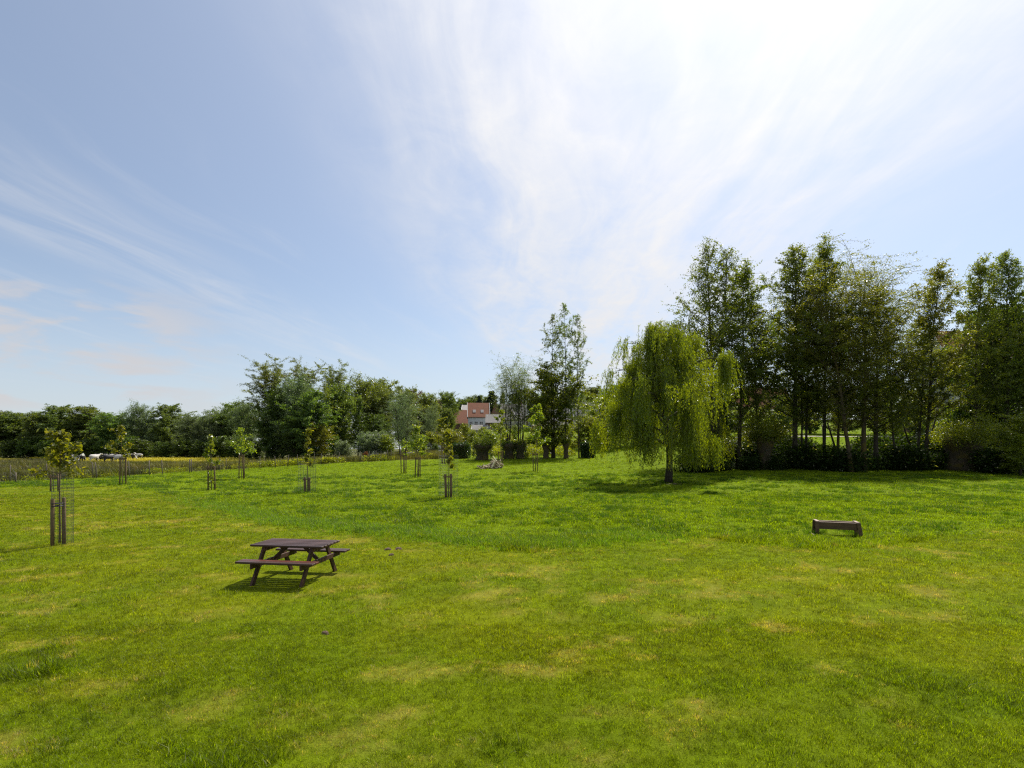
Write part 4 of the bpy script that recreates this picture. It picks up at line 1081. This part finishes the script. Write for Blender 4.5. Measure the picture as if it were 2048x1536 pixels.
# garden road and low white wall
def strip(name, pts, w, mat, label, lift=.03):
    V = []; n = len(pts)
    P = [Vector((q.x, q.y, 0)) for q in pts]; Q = []
    den = []
    for i in range(n - 1):
        for k in range(12): den.append(P[i].lerp(P[i + 1], k / 12))
    den.append(P[-1])
    for i, q in enumerate(den):
        d = (den[min(i + 1, len(den) - 1)] - den[max(i - 1, 0)]).normalized(); s_ = Vector((-d.y, d.x, 0)) * w / 2
        for c in (q - s_, q + s_): V.append((c.x, c.y, gz(c.x, c.y) + lift))
        if i: Q.append((2 * i - 2, 2 * i, 2 * i + 1, 2 * i - 1))
    o = obj(name, mesh_np(name, V, Q), MATS[mat]); tag(o, label, kind='structure'); return o


strip('road', [at(700, 96), at(860, 94), at(935, 90), at(1010, 96), at(1100, 104)], 3.4, 'tarmac', 'narrow grey village road beyond the lawn', .09)
plain_mat('gravel', (.42, .38, .33), (.33, .29, .25), .9, 6)
strip('path', [at(1560, 98), at(1640, 97), at(1720, 96), at(1800, 97)], 2.4, 'gravel', 'pale gravel path crossing behind the bright lawn gap', .08)


# ------------------------------------------------------------------ white car beside the garden
def car(name, p, rz, label):
    o = empty(name, p, rz); tag(o, label, 'car')
    paint = plain_mat('car_paint', (.70, .71, .72), (.68, .69, .70), .25, 2, spec=.6, bump=0)
    prof = [(-2.0, .35), (-2.05, .72), (-1.75, .92), (-1.0, .96), (-.45, 1.42), (.85, 1.45), (1.55, 1.02), (2.0, .95), (2.08, .6), (2.05, .33)]
    g = Geo(); hw = .84
    for (s0, ins) in (((-1), 0), (1, 0)): pass
    n = len(prof); V = []
    for y, f in ((-hw, 1), (hw, 1)):
        V += [(x, y * (1 if z < 1.0 else .80), z) for x, z in prof]
    g.raw(V, [tuple(range(n - 1, -1, -1)), tuple(range(n, 2 * n))] + [(i, (i + 1) % n, n + (i + 1) % n, n + i) for i in range(n)])
    obj('body', g.mesh('car_body'), paint, o)
    for a, b in (((-.98, 1.0), (-.50, 1.38)), ((.92, 1.40), (1.48, 1.05))):
        q = Geo(); q.bar((a[0], 0, a[1] + .02), (b[0], 0, b[1] + .02), 1.25, .04, (0, 0, 1)); obj('windscreen', q.mesh('windscreen'), MATS['pane_glass'], o)
    for s_ in (-1, 1):
        q = Geo(); q.raw([(-.75, s_ * .80, 1.0), (1.2, s_ * .80, 1.02), (.75, s_ * .70, 1.36), (-.40, s_ * .70, 1.34), (-.75, s_ * .82, 1.0), (1.2, s_ * .82, 1.02), (.75, s_ * .72, 1.36), (-.40, s_ * .72, 1.34)],
                         [(0, 1, 2, 3), (7, 6, 5, 4), (0, 4, 5, 1), (1, 5, 6, 2), (2, 6, 7, 3), (3, 7, 4, 0)]); obj('side_window', q.mesh('side_window'), MATS['pane_glass'], o)
        for x in (-1.3, 1.3):
            q = Geo(); q.tube([(x, s_ * .70, .31), (x, s_ * .88, .31)], .31, 16); w = obj('wheel', q.mesh('wheel', True), MATS['rubber'], o)
            q = Geo(); q.tube([(x, s_ * .87, .31), (x, s_ * .895, .31)], .18, 12); obj('rim', q.mesh('rim'), MATS['wire_metal'], w)
    for y in (-.6, .6):
        q = Geo(); q.box((-2.06, y, .68), (.06, .3, .14)); obj('headlight', q.mesh('headlight'), MATS['white_paint'], o)
    return o


q = at(858, 95); car('parked_car', q + Vector((0, 0, .1)), .25, 'white car parked beyond the garden shrubs, mostly hidden by leaves')


# ------------------------------------------------------------------ picnic table
plain_mat('stained_wood', (.075, .034, .024), (.038, .020, .015), .45, 14, spec=.40, stretch=(.08, 1, 1), bump=.35, dist=.002, vary=.28)
plain_mat('stained_red', (.125, .035, .022), (.07, .022, .016), .38, 14, spec=.45, stretch=(.08, 1, 1), bump=.35, dist=.002)
plain_mat('stained_leg', (.085, .038, .020), (.030, .018, .013), .6, 14, spec=.3, stretch=(1, 1, .1), bump=.4, dist=.002, vary=.1)


def bevel(me, w=.006):
    b = bmesh.new(); b.from_mesh(me); bmesh.ops.recalc_face_normals(b, faces=b.faces)
    bmesh.ops.bevel(b, geom=list(b.edges), offset=w, segments=1, affect='EDGES'); b.to_mesh(me); b.free(); return me


def board(name, p, q, w, t, mat, parent, up=(0, 0, 1), bw=.005):
    p = Vector(p); q = Vector(q); c = (p + q) / 2; g = Geo(); g.bar(p - c, q - c, w, t, up)
    return obj(name, bevel(g.mesh(name), bw), MATS[mat], parent, c)


def picnic_table():
    c = Vector((-4.49, 10.87, 0)); c.z = gz(c.x, c.y)
    o = empty('picnic_table', c, RAD(-8.5)); tag(o, 'dark brown wooden picnic table with attached benches on the mown grass', 'picnic table')
    L = 1.56; zt = .735
    n = 6; wd = .80; pw = wd / n
    for i in range(n):
        y = -wd / 2 + pw * (i + .5)
        board('tabletop_plank', (-L / 2, y, zt - .02), (L / 2, y, zt - .02 - .002 * (i % 2)), pw - .030, .042, 'stained_wood', o, bw=.009)
    for s_ in (-1, 1):
        for k in range(2):
            y = s_ * (.60 + .135 * k)
            board('bench_plank', (-L / 2 - .03, y, .455), (L / 2 + .03, y, .455), .125, .040, 'stained_red' if (s_ == -1 and k == 0) else 'stained_wood', o)
    for sx in (-1, 1):
        x = sx * .52
        for s_ in (-1, 1):
            g = Geo(); g.bar((x, s_ * .27, zt - .045), (x, s_ * .70, -.04), .045, .10, (0, 1, 0)); me = bevel(g.mesh('leg'), .004)
            obj('leg', me, MATS['stained_leg'], o)
            b_ = Geo()
            for k in range(2): b_.tube([(x + sx * .068 + .0, s_ * (.50 + .05 * k), .37 + .03 * k), (x + sx * .08, s_ * (.50 + .05 * k), .37 + .03 * k)], .012, 8)
            obj('bolt', b_.mesh('bolt'), MATS['wire_metal'], o)
        board('bench_bearer', (x + .046, -.80, .385), (x + .046, .80, .385), .040, .095, 'stained_leg', o, (0, 0, 1))
        board('top_bearer', (x + .046, -.37, zt - .085), (x + .046, .37, zt - .085), .040, .085, 'stained_leg', o, (0, 0, 1))
        board('brace', (x * .92, 0, .40), (x * .30, 0, zt - .06), .07, .040, 'stained_leg', o, (0, 1, 0))
    return o


picnic_table()


# ------------------------------------------------------------------ low wooden trough
plain_mat('trough_wood', (.115, .068, .030), (.062, .038, .018), .7, 12, stretch=(.1, 1, 1), bump=.4, vary=.08)
plain_mat('trough_rim', (.34, .24, .19), (.26, .18, .14), .5, 12, stretch=(.1, 1, 1))


def trough():
    a = ground(1629, 1068); b = ground(1716, 1072); c = (a + b) / 2; L = (b - a).length
    d = (b - a); rz = math.atan2(d.y, d.x)
    o = empty('wooden_trough', (c.x, c.y, gz(c.x, c.y)), rz); tag(o, 'low brown wooden trough on splayed legs standing on the right of the lawn', 'trough')
    hh = top_h(c, 1043) ; t = .03; w = .34
    for s_ in (-1, 1):
        board('side_board', (-L / 2 + .02, s_ * w / 2, hh - .12), (L / 2 - .02, s_ * w / 2, hh - .12), t, .20, 'trough_wood', o)
        board('rim', (-L / 2 + .04, s_ * (w / 2 + .003), hh - .006), (L / 2 - .04, s_ * (w / 2 + .003), hh - .006), .05, .022, 'trough_rim', o)
        board('end_board', (s_ * (L / 2 - .06), -w / 2 + .02, hh - .13), (s_ * (L / 2 - .06), w / 2 - .02, hh - .13), t, .17, 'trough_wood', o)
        for y in (-1, 1):
            x0 = s_ * (L / 2 - .045)
            board('leg', (x0 + s_ * .006, y * (w / 2 + .033), hh + .008), (x0 + s_ * (.075 if s_ > 0 else .01), y * (w / 2 + .06), -.02), .105, .035, 'trough_wood', o, (0, 1, 0))
        board('end_rim', (s_ * (L / 2 - .05), -w / 2 - .03, hh + .016), (s_ * (L / 2 - .05), w / 2 + .03, hh + .016), .09, .022, 'trough_rim', o)
        board('foot', (s_ * (L / 2 + .07), -w / 2 - .16, .015), (s_ * (L / 2 + .07), w / 2 + .12, .015), .035, .035, 'trough_rim', o)
    board('bottom_board', (-L / 2 + .08, 0, hh - .205), (L / 2 - .08, 0, hh - .205), w - .05, .025, 'stained_red', o)
    return o


trough()


# ------------------------------------------------------------------ staked saplings
plain_mat('tie', (.03, .03, .03), rough=.6)


def sapling(px, base, ytop, seed, label, leaf='fresh_leaf', nb=9, spread=.55, c0=.5, nleaf=420, ls=.075, thick=.022, dense=False, bush=0, arms=()):
    rng = np.random.default_rng(seed); p = ground(px, base); h = top_h(p, ytop)
    o = empty('sapling', (p.x, p.y, p.z - .03)); tag(o, label, 'sapling', 'young staked trees on the lawn')
    g = Geo(); m = 9; w = np.cumsum(rng.normal(size=(m, 2)) * .012 * h / 3, 0)
    pts = [np.array([w[i, 0], w[i, 1], h * i / (m - 1)]) for i in range(m)]
    g.tube(pts, [thick * (1.15 - .95 * i / (m - 1)) + .003 for i in range(m)], 8)
    C = []
    for k in range(nb):
        t = c0 + (1 - c0) * (k + .4) / nb; q = t * (m - 1); i = min(int(q), m - 2); b = pts[i] * (1 - q + i) + pts[i + 1] * (q - i)
        az = k * 2.4 + rng.normal() * .4; tt = (t - c0) / (1 - c0); L = spread * (1.05 - .75 * tt) * rng.uniform(.5, 1.15); up = rng.uniform(.15, .8)
        e = b + np.array([cos(az) * L, sin(az) * L, L * up]); md = (b + e) / 2 + np.array([0, 0, .05 * L])
        g.tube([b, md, e], [thick * .45, thick * .3, .003], 5)
        nleaf_ = nleaf * 1.5; n = max(4, int(nleaf_ / nb * (.5 + L / spread))); gcl = rng.uniform(.3, 1.05, (3, 1)); u = gcl[rng.integers(0, 3, n)] + rng.normal(size=(n, 1)) * .05
        C.append(b + (e - b) * u + rng.normal(size=(n, 3)) * (.055 + .04 * L) * (1.35 if dense else 1))
    for ax, ay, az_ in arms:
        b = np.array([0, 0, az_ - .02]); e = np.array([ax, ay, az_ + .05]); g.tube([b, (b + e) / 2 + np.array([0, 0, .05]), e], [.011, .008, .004], 5)
        u = rng.uniform(.45, 1.1, (60, 1)); C.append(b + (e - b) * u + rng.normal(size=(60, 3)) * [.07, .07, .075])
    n = nleaf // 6; C.append(pts[-1] + rng.normal(size=(n, 3)) * .09 - np.array([0, 0, .12]))
    if bush: C.append(np.array([0, 0, .75]) + rng.normal(size=(bush, 3)) * [.12, .12, .25])
    C = np.concatenate(C)
    obj('trunk', g.mesh('sapling_trunk', True), MATS['young_bark'], o)
    obj('crown', leaf_mesh('sapling_crown', C, ls * 1.12 * rng.uniform(.5, 1.2, len(C)), rng, .6, .2), MATS[leaf], o)
    return p


def stakes(p, py, offs, label, r=.04, bar=True, seed=0, lean=.0, px_base=None):
    """posts driven in round the sapling with a crossbar or rubber tie"""
    rng = np.random.default_rng(seed); h = top_h(p, py)
    o = empty('tree_stakes', (p.x, p.y, p.z)); tag(o, label, 'tree stakes', 'stakes supporting the saplings')
    tops = []
    for dx, dy in offs:
        tx, ty = dx + rng.normal() * lean, dy + rng.normal() * lean
        g = Geo(); hh = h * rng.uniform(.98, 1.03); g.tube([(dx, dy, -.2), ((dx + tx) / 2, (dy + ty) / 2, hh / 2), (tx, ty, hh - .02), (tx, ty, hh)], [r, r, r * .97, r * .8], 10)
        obj('stake', g.mesh('stake', True), MATS['stake_wood'], o); tops.append(Vector((tx, ty, hh - .14)))
    if bar:
        for i in range(len(tops)):
            a, b = tops[i], tops[(i + 1) % len(tops)]
            if len(tops) == 2 and i == 1: break
            g = Geo(); u = (b - a).normalized() * r * 1.6
            a2, b2 = a - u + Vector((0, -r * 1.3, 0)), b + u + Vector((0, -r * 1.3, 0)); b2.z = a2.z
            g.bar(a2, b2, .03, .07); obj('crossbar', g.mesh('crossbar'), MATS['stake_wood'], o)
    else:
        g = Geo(); a, b = tops[0], tops[-1]; md = (a + b) / 2
        for z in (0, -.07):
            q = [Vector((cos(t) * (abs(b.x - a.x) / 2 + r * 1.25), sin(t) * (abs(b.y - a.y) / 2 + r * 1.2), z)) + md for t in np.linspace(0, 2 * pi, 17)]
            g.tube(q, .014, 5, cap=False)
        obj('tie', g.mesh('tie'), MATS['tie'], o)
    return o


def cage(p, r, h, label, cx=0.0, cy=0.0):
    o = empty('wire_guard', (p.x + cx, p.y + cy, p.z)); tag(o, label, 'wire guard')
    n = 16; g = Geo()
    for k in range(n):
        a = 2 * pi * k / n; g.tube([(cos(a) * r, sin(a) * r, 0), (cos(a) * r * 1.02, sin(a) * r * 1.02, h)], .0035, 3, cap=False)
    w = obj('upright_wires', g.mesh('upright_wires'), MATS['wire_metal'], o)
    g = Geo(); z = .04
    while z < h: g.tube([(cos(t) * r, sin(t) * r, z) for t in np.linspace(0, 2 * pi, 17)], .0035, 3, cap=False); z += .09
    obj('ring_wires', g.mesh('ring_wires'), MATS['wire_metal'], o)
    return o


p1 = ground(122, 1088)
sapling(118, 1086, 864, 11, 'nearest sapling, reddish young leaves, inside tall wire mesh guard', nb=9, spread=.50, c0=.66, nleaf=420, ls=.062, thick=.024, arms=((-.85, .02, 2.02), (.62, -.05, 2.02), (-.35, .1, 2.35)))
stakes(ground(115, 1090), 996, [(-.055, -.10), (.075, .12)], 'pair of short round stakes with black tie at the nearest sapling', .047, bar=False, seed=1, lean=.006)
cage(p1, .24, 1.95, 'tall wire mesh guard round the nearest sapling at the left', .03, .02)
SAP = [  # px, base, tree top, stake top, stakes, label bits, kwargs
    (108, 983, 905, 949, 3, 'thin sapling behind the nearest caged one', dict(nb=5, spread=.25, c0=.72, nleaf=60, thick=.015)),
    (245, 970, 852, 914, 3, 'yellow-green sapling standing in front of the cows', dict(nb=11, spread=1.0, c0=.45, nleaf=520)),
    (423, 980, 870, 932, 3, 'sparse sapling with a leafy shoot low between its stakes', dict(nb=8, spread=.45, c0=.42, nleaf=230, bush=90)),
    (483, 958, 858, 910, 3, 'bushy sapling in front of the buttercup band', dict(nb=12, spread=1.15, c0=.45, nleaf=640, dense=True)),
    (614, 985, 857, 955, 2, 'very thin sapling left of centre with leaves at top and middle', dict(nb=9, spread=.32, c0=.42, nleaf=260)),
    (807, 947, 880, 908, 3, 'sparse low sapling left of the bushy pair', dict(nb=6, spread=.7, c0=.5, nleaf=150)),
    (835, 955, 853, 914, 3, 'bushy bright sapling on leaning stakes beside the sparse one', dict(nb=13, spread=.95, c0=.42, nleaf=760, dense=True)),
    (886, 928, 837, 893, 2, 'tall sapling by the pair of thick grey stakes', dict(nb=14, spread=1.6, c0=.38, nleaf=900, ls=.10)),
    (897, 997, 862, 948, 2, 'spindly sapling at centre in a tall thin wire guard', dict(nb=10, spread=.33, c0=.45, nleaf=300)),
    (1001, 933, 820, 902, 3, 'tall sapling just behind the log pile', dict(nb=12, spread=1.35, c0=.42, nleaf=720, ls=.09)),
    (1071, 943, 812, 906, 3, 'bushy glossy sapling right of the log pile', dict(nb=14, spread=1.45, c0=.40, nleaf=1000, ls=.09, dense=True))]
for i, (px, base, yt, ys_, n, lb, kw) in enumerate(SAP):
    p = sapling(px, base, yt, 40 + i, lb, **kw)
    s_ = .21 if n == 3 else (.13 if px != 897 else .16)
    offs = [(-s_, 0), (s_, .05), (.02, .30)] if n == 3 else [(-s_ / 1.2, 0), (s_ / 1.2, .06)]
    if px in (886,): offs = [(-.13, 0), (.17, .1)]
    stakes(p, ys_, offs, ('three stakes with a crossbar round the ' if n == 3 else 'two stakes beside the ') + lb.split(' sapling')[0] + ' sapling' + (' behind the log pile' if px == 1001 else ''), .045 if n == 3 else .065, seed=i, lean=.05 if n == 3 else .02)
p = ground(897, 995); cage(p, .52, 2.3, 'tall thin wire guard round the spindly central sapling')
p = ground(614, 985); cage(p, .50, 1.9, 'faint wire guard round the very thin sapling left of centre')


# ------------------------------------------------------------------ wire fence along the meadow
def fence():
    o = empty('wire_fence', (0, 0, 0)); tag(o, 'old wire fence on weathered wooden posts between lawn and meadow', 'fence')
    rng = np.random.default_rng(8); pts = []
    cols = [(-60, 972, 940), (20, 964, 930), (31, 966, 945), (94, 960, 927), (186, 957, 921), (194, 957, 922), (259, 954, 918), (299, 951, 915), (325, 950, 914), (379, 947, 911), (383, 946, 912), (440, 944, 908), (452, 942, 910), (520, 938, 906), (551, 936, 904), (575, 934, 903),
            (596, 932, 901), (630, 929, 899), (642, 929, 902), (678, 926, 894), (720, 924, 898), (738, 923, 900), (752, 922, 899), (776, 921, 898), (782, 921, 900), (801, 919, 898), (850, 918, 897), (905, 917, 896)]
    tops = []
    for i, (px, yb, yt) in enumerate(cols):
        b = ground(px, yb); h = min(1.45, top_h(b, yt)); g = Geo(); r_ = rng.uniform(.035, .055); l = rng.normal() * .06 + (.18 if px == 194 else 0)
        g.tube([(0, 0, -.2), (-l * .5, 0, h * .5), (-l, 0, h)], [r_, r_, r_ * .9], 7)
        obj('post', g.mesh('post', True), MATS['post_wood'], o, b); tops.append(b + Vector((-l, 0, h)))
    g = Geo()
    for f in (.92, .62, .32):
        for a, b in zip(tops[:-1], tops[1:]):
            za, zb = gz(a.x, a.y), gz(b.x, b.y)
            A = Vector((a.x, a.y, za + (a.z - za) * f)); B = Vector((b.x, b.y, zb + (b.z - zb) * f)); M = (A + B) / 2 - Vector((0, 0, .03))
            g.tube([A, M, B], .006, 3, cap=False)
    w = obj('wires', g.mesh('wires'), MATS['wire_metal'], o); w['kind'] = 'stuff'


fence()


# ------------------------------------------------------------------ log pile
def logs():
    rng = np.random.default_rng(21)
    lm = plain_mat('log_bark', (.62, .52, .36), (.20, .16, .10), .85, 6, bump=.6, vary=.35)
    a, b = ground(960, 938), ground(1002, 936); d = (b - a); L = d.length; ang = math.atan2(d.y, d.x)
    base = empty
    ms = []
    for k in range(6):
        g = Geo(); l = rng.uniform(.7, 1.1); r_ = rng.uniform(.035, .065)
        g.tube([(-l / 2, 0, 0), (-l / 6, rng.normal() * .03, rng.normal() * .02), (l / 5, rng.normal() * .03, 0), (l / 2, rng.normal() * .03, 0)], [r_, r_ * .96, r_ * .9, r_ * .85], 9, rough=.05, rng=rng)
        g_m = g.mesh('log', False); g_m.materials.append(lm); ms.append(g_m)
    hgt = lambda u: .30 + .55 * math.exp(-((u - .70) / .24) ** 2)
    n = 0
    for lay in range(8):
        z = .06 + lay * .105
        for k in range(14):
            u = (k + .5 + rng.normal() * .15) / 14
            if z > hgt(u) or u < .02 or u > .98: continue
            q = a + d * u; y = rng.uniform(-.3, .3)
            o = obj('log', ms[n % 6], None, None, (q.x, q.y + y, gz(q.x, q.y) + z), (rng.normal() * .3, rng.normal() * .22 + (.25 if u < .3 else 0), ang + rng.choice([0.0, .9, 1.57, -.8]) + rng.normal() * .3))
            tag(o, 'cut log lying in the heap of pale wood on the lawn', 'log', 'logs heaped in the pile'); n += 1
    for (u, z0, u2, z1, y0, lb) in ((.62, .25, .80, 1.15, -.35, 'pale peeled pole crossing another on the heap, leaning right'), (.96, .10, .60, 1.32, -.45, 'longest pale pole leaning left out of the log heap'),
                                    (.55, .05, .72, .85, -.55, 'thick pale branch propped against the front of the log heap'), (.92, .05, .98, .95, -.42, 'upright pale stick at the right end of the log heap')):
        p_ = a + d * u; q = a + d * u2; g = Geo(); c = Vector((p_.x, p_.y, gz(p_.x, p_.y)))
        g.tube([(0, y0, z0), ((q.x - p_.x) / 2, y0 + .06, (z0 + z1) / 2 + .03), (q.x - p_.x, y0 + .15, z1)], [.075, .065, .05], 8)
        tag(obj('pole', g.mesh('pole'), MATS['pale_pole'], None, c), lb, 'log', 'logs heaped in the pile')


plain_mat('pale_pole', (.80, .72, .55), (.62, .53, .38), .7, 8, bump=.4)
logs()

# ------------------------------------------------------------------ molehills
ml = plain_mat('mole_soil', (.115, .075, .045), (.055, .036, .022), .95, 22, bump=1, dist=.02)
for i, (px, py, r_, lb) in enumerate(((776, 1100, .10, 'small molehill, left one of the three bare crumbs of earth'), (797, 1099, .10, 'small molehill, right one of the three bare crumbs of earth'), (783, 1111, .08, 'smallest molehill, in front of the two others'),
                                      (650, 1268, .055, 'bare clod of earth in the near lawn'))):
    rng = np.random.default_rng(i); p = ground(px, py); g = Geo()
    V = [(0, 0, r_ * .45)]; Q = []
    for j in range(1, 5):
        for k in range(14):
            a = 2 * pi * k / 14; rr_ = r_ * j / 4 * rng.uniform(.8, 1.15); V.append((cos(a) * rr_, sin(a) * rr_, r_ * .45 * (1 - (j / 4) ** 2) * rng.uniform(.7, 1.2) - (.02 if j == 4 else 0)))
    Q = [(0, 1 + k, 1 + (k + 1) % 14) for k in range(14)] + [(1 + (j - 1) * 14 + k, 1 + j * 14 + k, 1 + j * 14 + (k + 1) % 14, 1 + (j - 1) * 14 + (k + 1) % 14) for j in range(1, 4) for k in range(14)]
    g.raw(V, Q); tag(obj('molehill', g.mesh('molehill', True), ml, None, p + Vector((0, 0, .02))), lb, 'molehill', 'molehills')


# ------------------------------------------------------------------ cows
def cow_mesh(name, graze, seed):
    rng = np.random.default_rng(seed)
    J = {'rump': (-.78, 0, 1.22, .27), 'hip': (-.45, 0, 1.18, .33), 'belly': (0, 0, 1.08, .38), 'chest': (.50, 0, 1.10, .33), 'shoulder': (.72, 0, 1.22, .25)}
    if graze: J.update(neck=(1.02, 0, .98, .16), poll=(1.22, 0, .62, .14), muzzle=(1.42, 0, .26, .09))
    else: J.update(neck=(1.02, 0, 1.42, .16), poll=(1.26, 0, 1.60, .14), muzzle=(1.62, 0, 1.42, .09))
    E = [('hip', 'rump'), ('hip', 'belly'), ('belly', 'chest'), ('chest', 'shoulder'), ('shoulder', 'neck'), ('neck', 'poll'), ('poll', 'muzzle')]
    for s_, y in (('l', .2), ('r', -.2)):
        o1, o2 = rng.normal() * .06, rng.normal() * .06
        J.update({'fk' + s_: (.52 + o1, y, .58, .10), 'fs' + s_: (.52 + o1 * 1.5, y, .28, .055), 'ff' + s_: (.55 + o1 * 1.8, y, .03, .06),
                  'ht' + s_: (-.55, y, .78, .16), 'hh' + s_: (-.72 + o2, y, .48, .08), 'hs' + s_: (-.68 + o2, y, .24, .055), 'hf' + s_: (-.64 + o2, y, .03, .06)})
        E += [('chest', 'fk' + s_), ('fk' + s_, 'fs' + s_), ('fs' + s_, 'ff' + s_), ('hip', 'ht' + s_), ('ht' + s_, 'hh' + s_), ('hh' + s_, 'hs' + s_), ('hs' + s_, 'hf' + s_)]
        J['ear' + s_] = (J['poll'][0] - .06, y * 1.1, J['poll'][2] + .04, .04); E.append(('poll', 'ear' + s_))
    J['tail1'] = (-1.0, 0, 1.12, .04); J['tail2'] = (-1.02, 0, .55, .035); E += [('rump', 'tail1'), ('tail1', 'tail2')]
    ks = list(J); me = bpy.data.meshes.new(name); me.from_pydata([J[k][:3] for k in ks], [(ks.index(a), ks.index(b)) for a, b in E], [])
    o = bpy.data.objects.new(name, me); COL.objects.link(o)
    md = o.modifiers.new('skin', 'SKIN')
    for i, k in enumerate(ks):
        sv = me.skin_vertices[0].data[i]; sv.radius = (J[k][3], J[k][3] * (1.12 if k in ('belly', 'chest', 'hip') else 1)); sv.use_root = k == 'hip'
    o.modifiers.new('smooth', 'SUBSURF').levels = 1
    dg = bpy.context.evaluated_depsgraph_get(); r = bpy.data.meshes.new_from_object(o.evaluated_get(dg)); r.name = name
    bpy.data.objects.remove(o); r.shade_smooth(); return r


def hide_mat(name, thr, seed):
    m, N = newmat(name); tc = N.add('ShaderNodeTexCoord').outputs['Object']
    mp = N.add('ShaderNodeMapping', {0: tc, 'Location': (seed * 3.3, seed, 0)}).outputs[0]
    n = N.noise(mp, 1.25, 1, .4); c = N.mix(N.rng(n, thr - .01, thr + .01), (.015, .014, .014, 1), (.50, .47, .43, 1))
    out_mat(N, N.add('ShaderNodeBsdfPrincipled', {'Base Color': c, 'Roughness': .7}).outputs[0]); return m


cm = [cow_mesh('cow_body', True, 1), cow_mesh('cow_body', False, 2), cow_mesh('cow_body', True, 3)]
COWS = [(122, 913, .3, 0, .50, 'cow glimpsed through the nearest sapling leaves, white-backed'), (146, 922, 3.3, 0, .50, 'first grazing cow right of the nearest sapling, white patch on flank'), (165, 920, 2.0, 2, .60, 'mostly black cow turned away, alone in the gap'),
        (189, 920, 1.3, 1, .38, 'white cow seen end-on at the left of the main group'), (195, 918, .2, 0, .42, 'white-backed cow behind the end-on white one'), (204, 919, 3.0, 2, .56, 'black and white grazing cow left of centre in the group'),
        (210, 918, 2.6, 0, .55, 'dark cow with white flank in the middle of the group'), (218, 921, 1.2, 1, .74, 'black cow facing the fence in the middle of the group'), (227, 918, .1, 0, .44, 'white-rumped cow behind the black one'),
        (237, 921, 3.2, 2, .34, 'mostly white cow left of the sapling trunk'), (260, 917, .2, 2, .40, 'white cow with black back line right of the sapling'), (278, 916, 2.9, 1, .47, 'last cow on the right, black patches, head up')]
for i, (px, py, rz, k, thr, lb) in enumerate(COWS):
    p = ground(px, py + 4.5); o = obj('cow', cm[k].copy(), None, None, p + Vector((0, 0, .05)), (0, 0, rz)); o.data.materials.clear(); o.data.materials.append(hide_mat('cow_hide_%d' % i, thr + .045, i + 1))
    tag(o, lb, 'cow', 'cows grazing in the meadow')

# green netting and its post at the right edge
g = Geo(); a = ground(2012, 945); b = ground(2075, 948)
for k in range(10): g.tube([a + Vector((0, 0, 1.55 - k * .06)), (a + b) / 2 + Vector((0, 0, 1.25 - k * .11)), b + Vector((0, 0, 1.0 - k * .1))], .008, 4, cap=False)
for k in range(9):
    t = k / 8; p_ = a.lerp(b, t); g.tube([p_ + Vector((0, 0, 1.5 - .5 * t)), p_ + Vector((0, 0, 1.0 - .9 * t))], .006, 4, cap=False)
o = obj('garden_net', g.mesh('garden_net'), plain_mat('green_net', (.04, .16, .10), (.03, .12, .08), .6)); tag(o, 'green cord net slung low between posts at the right edge', 'net')
g = Geo(); g.tube([a - Vector((0, 0, .2)), a + Vector((.12, 0, 1.7))], .03, 6); tag(obj('net_post', g.mesh('net_post'), MATS['post_wood']), 'thin grey post holding up the green net', 'post')
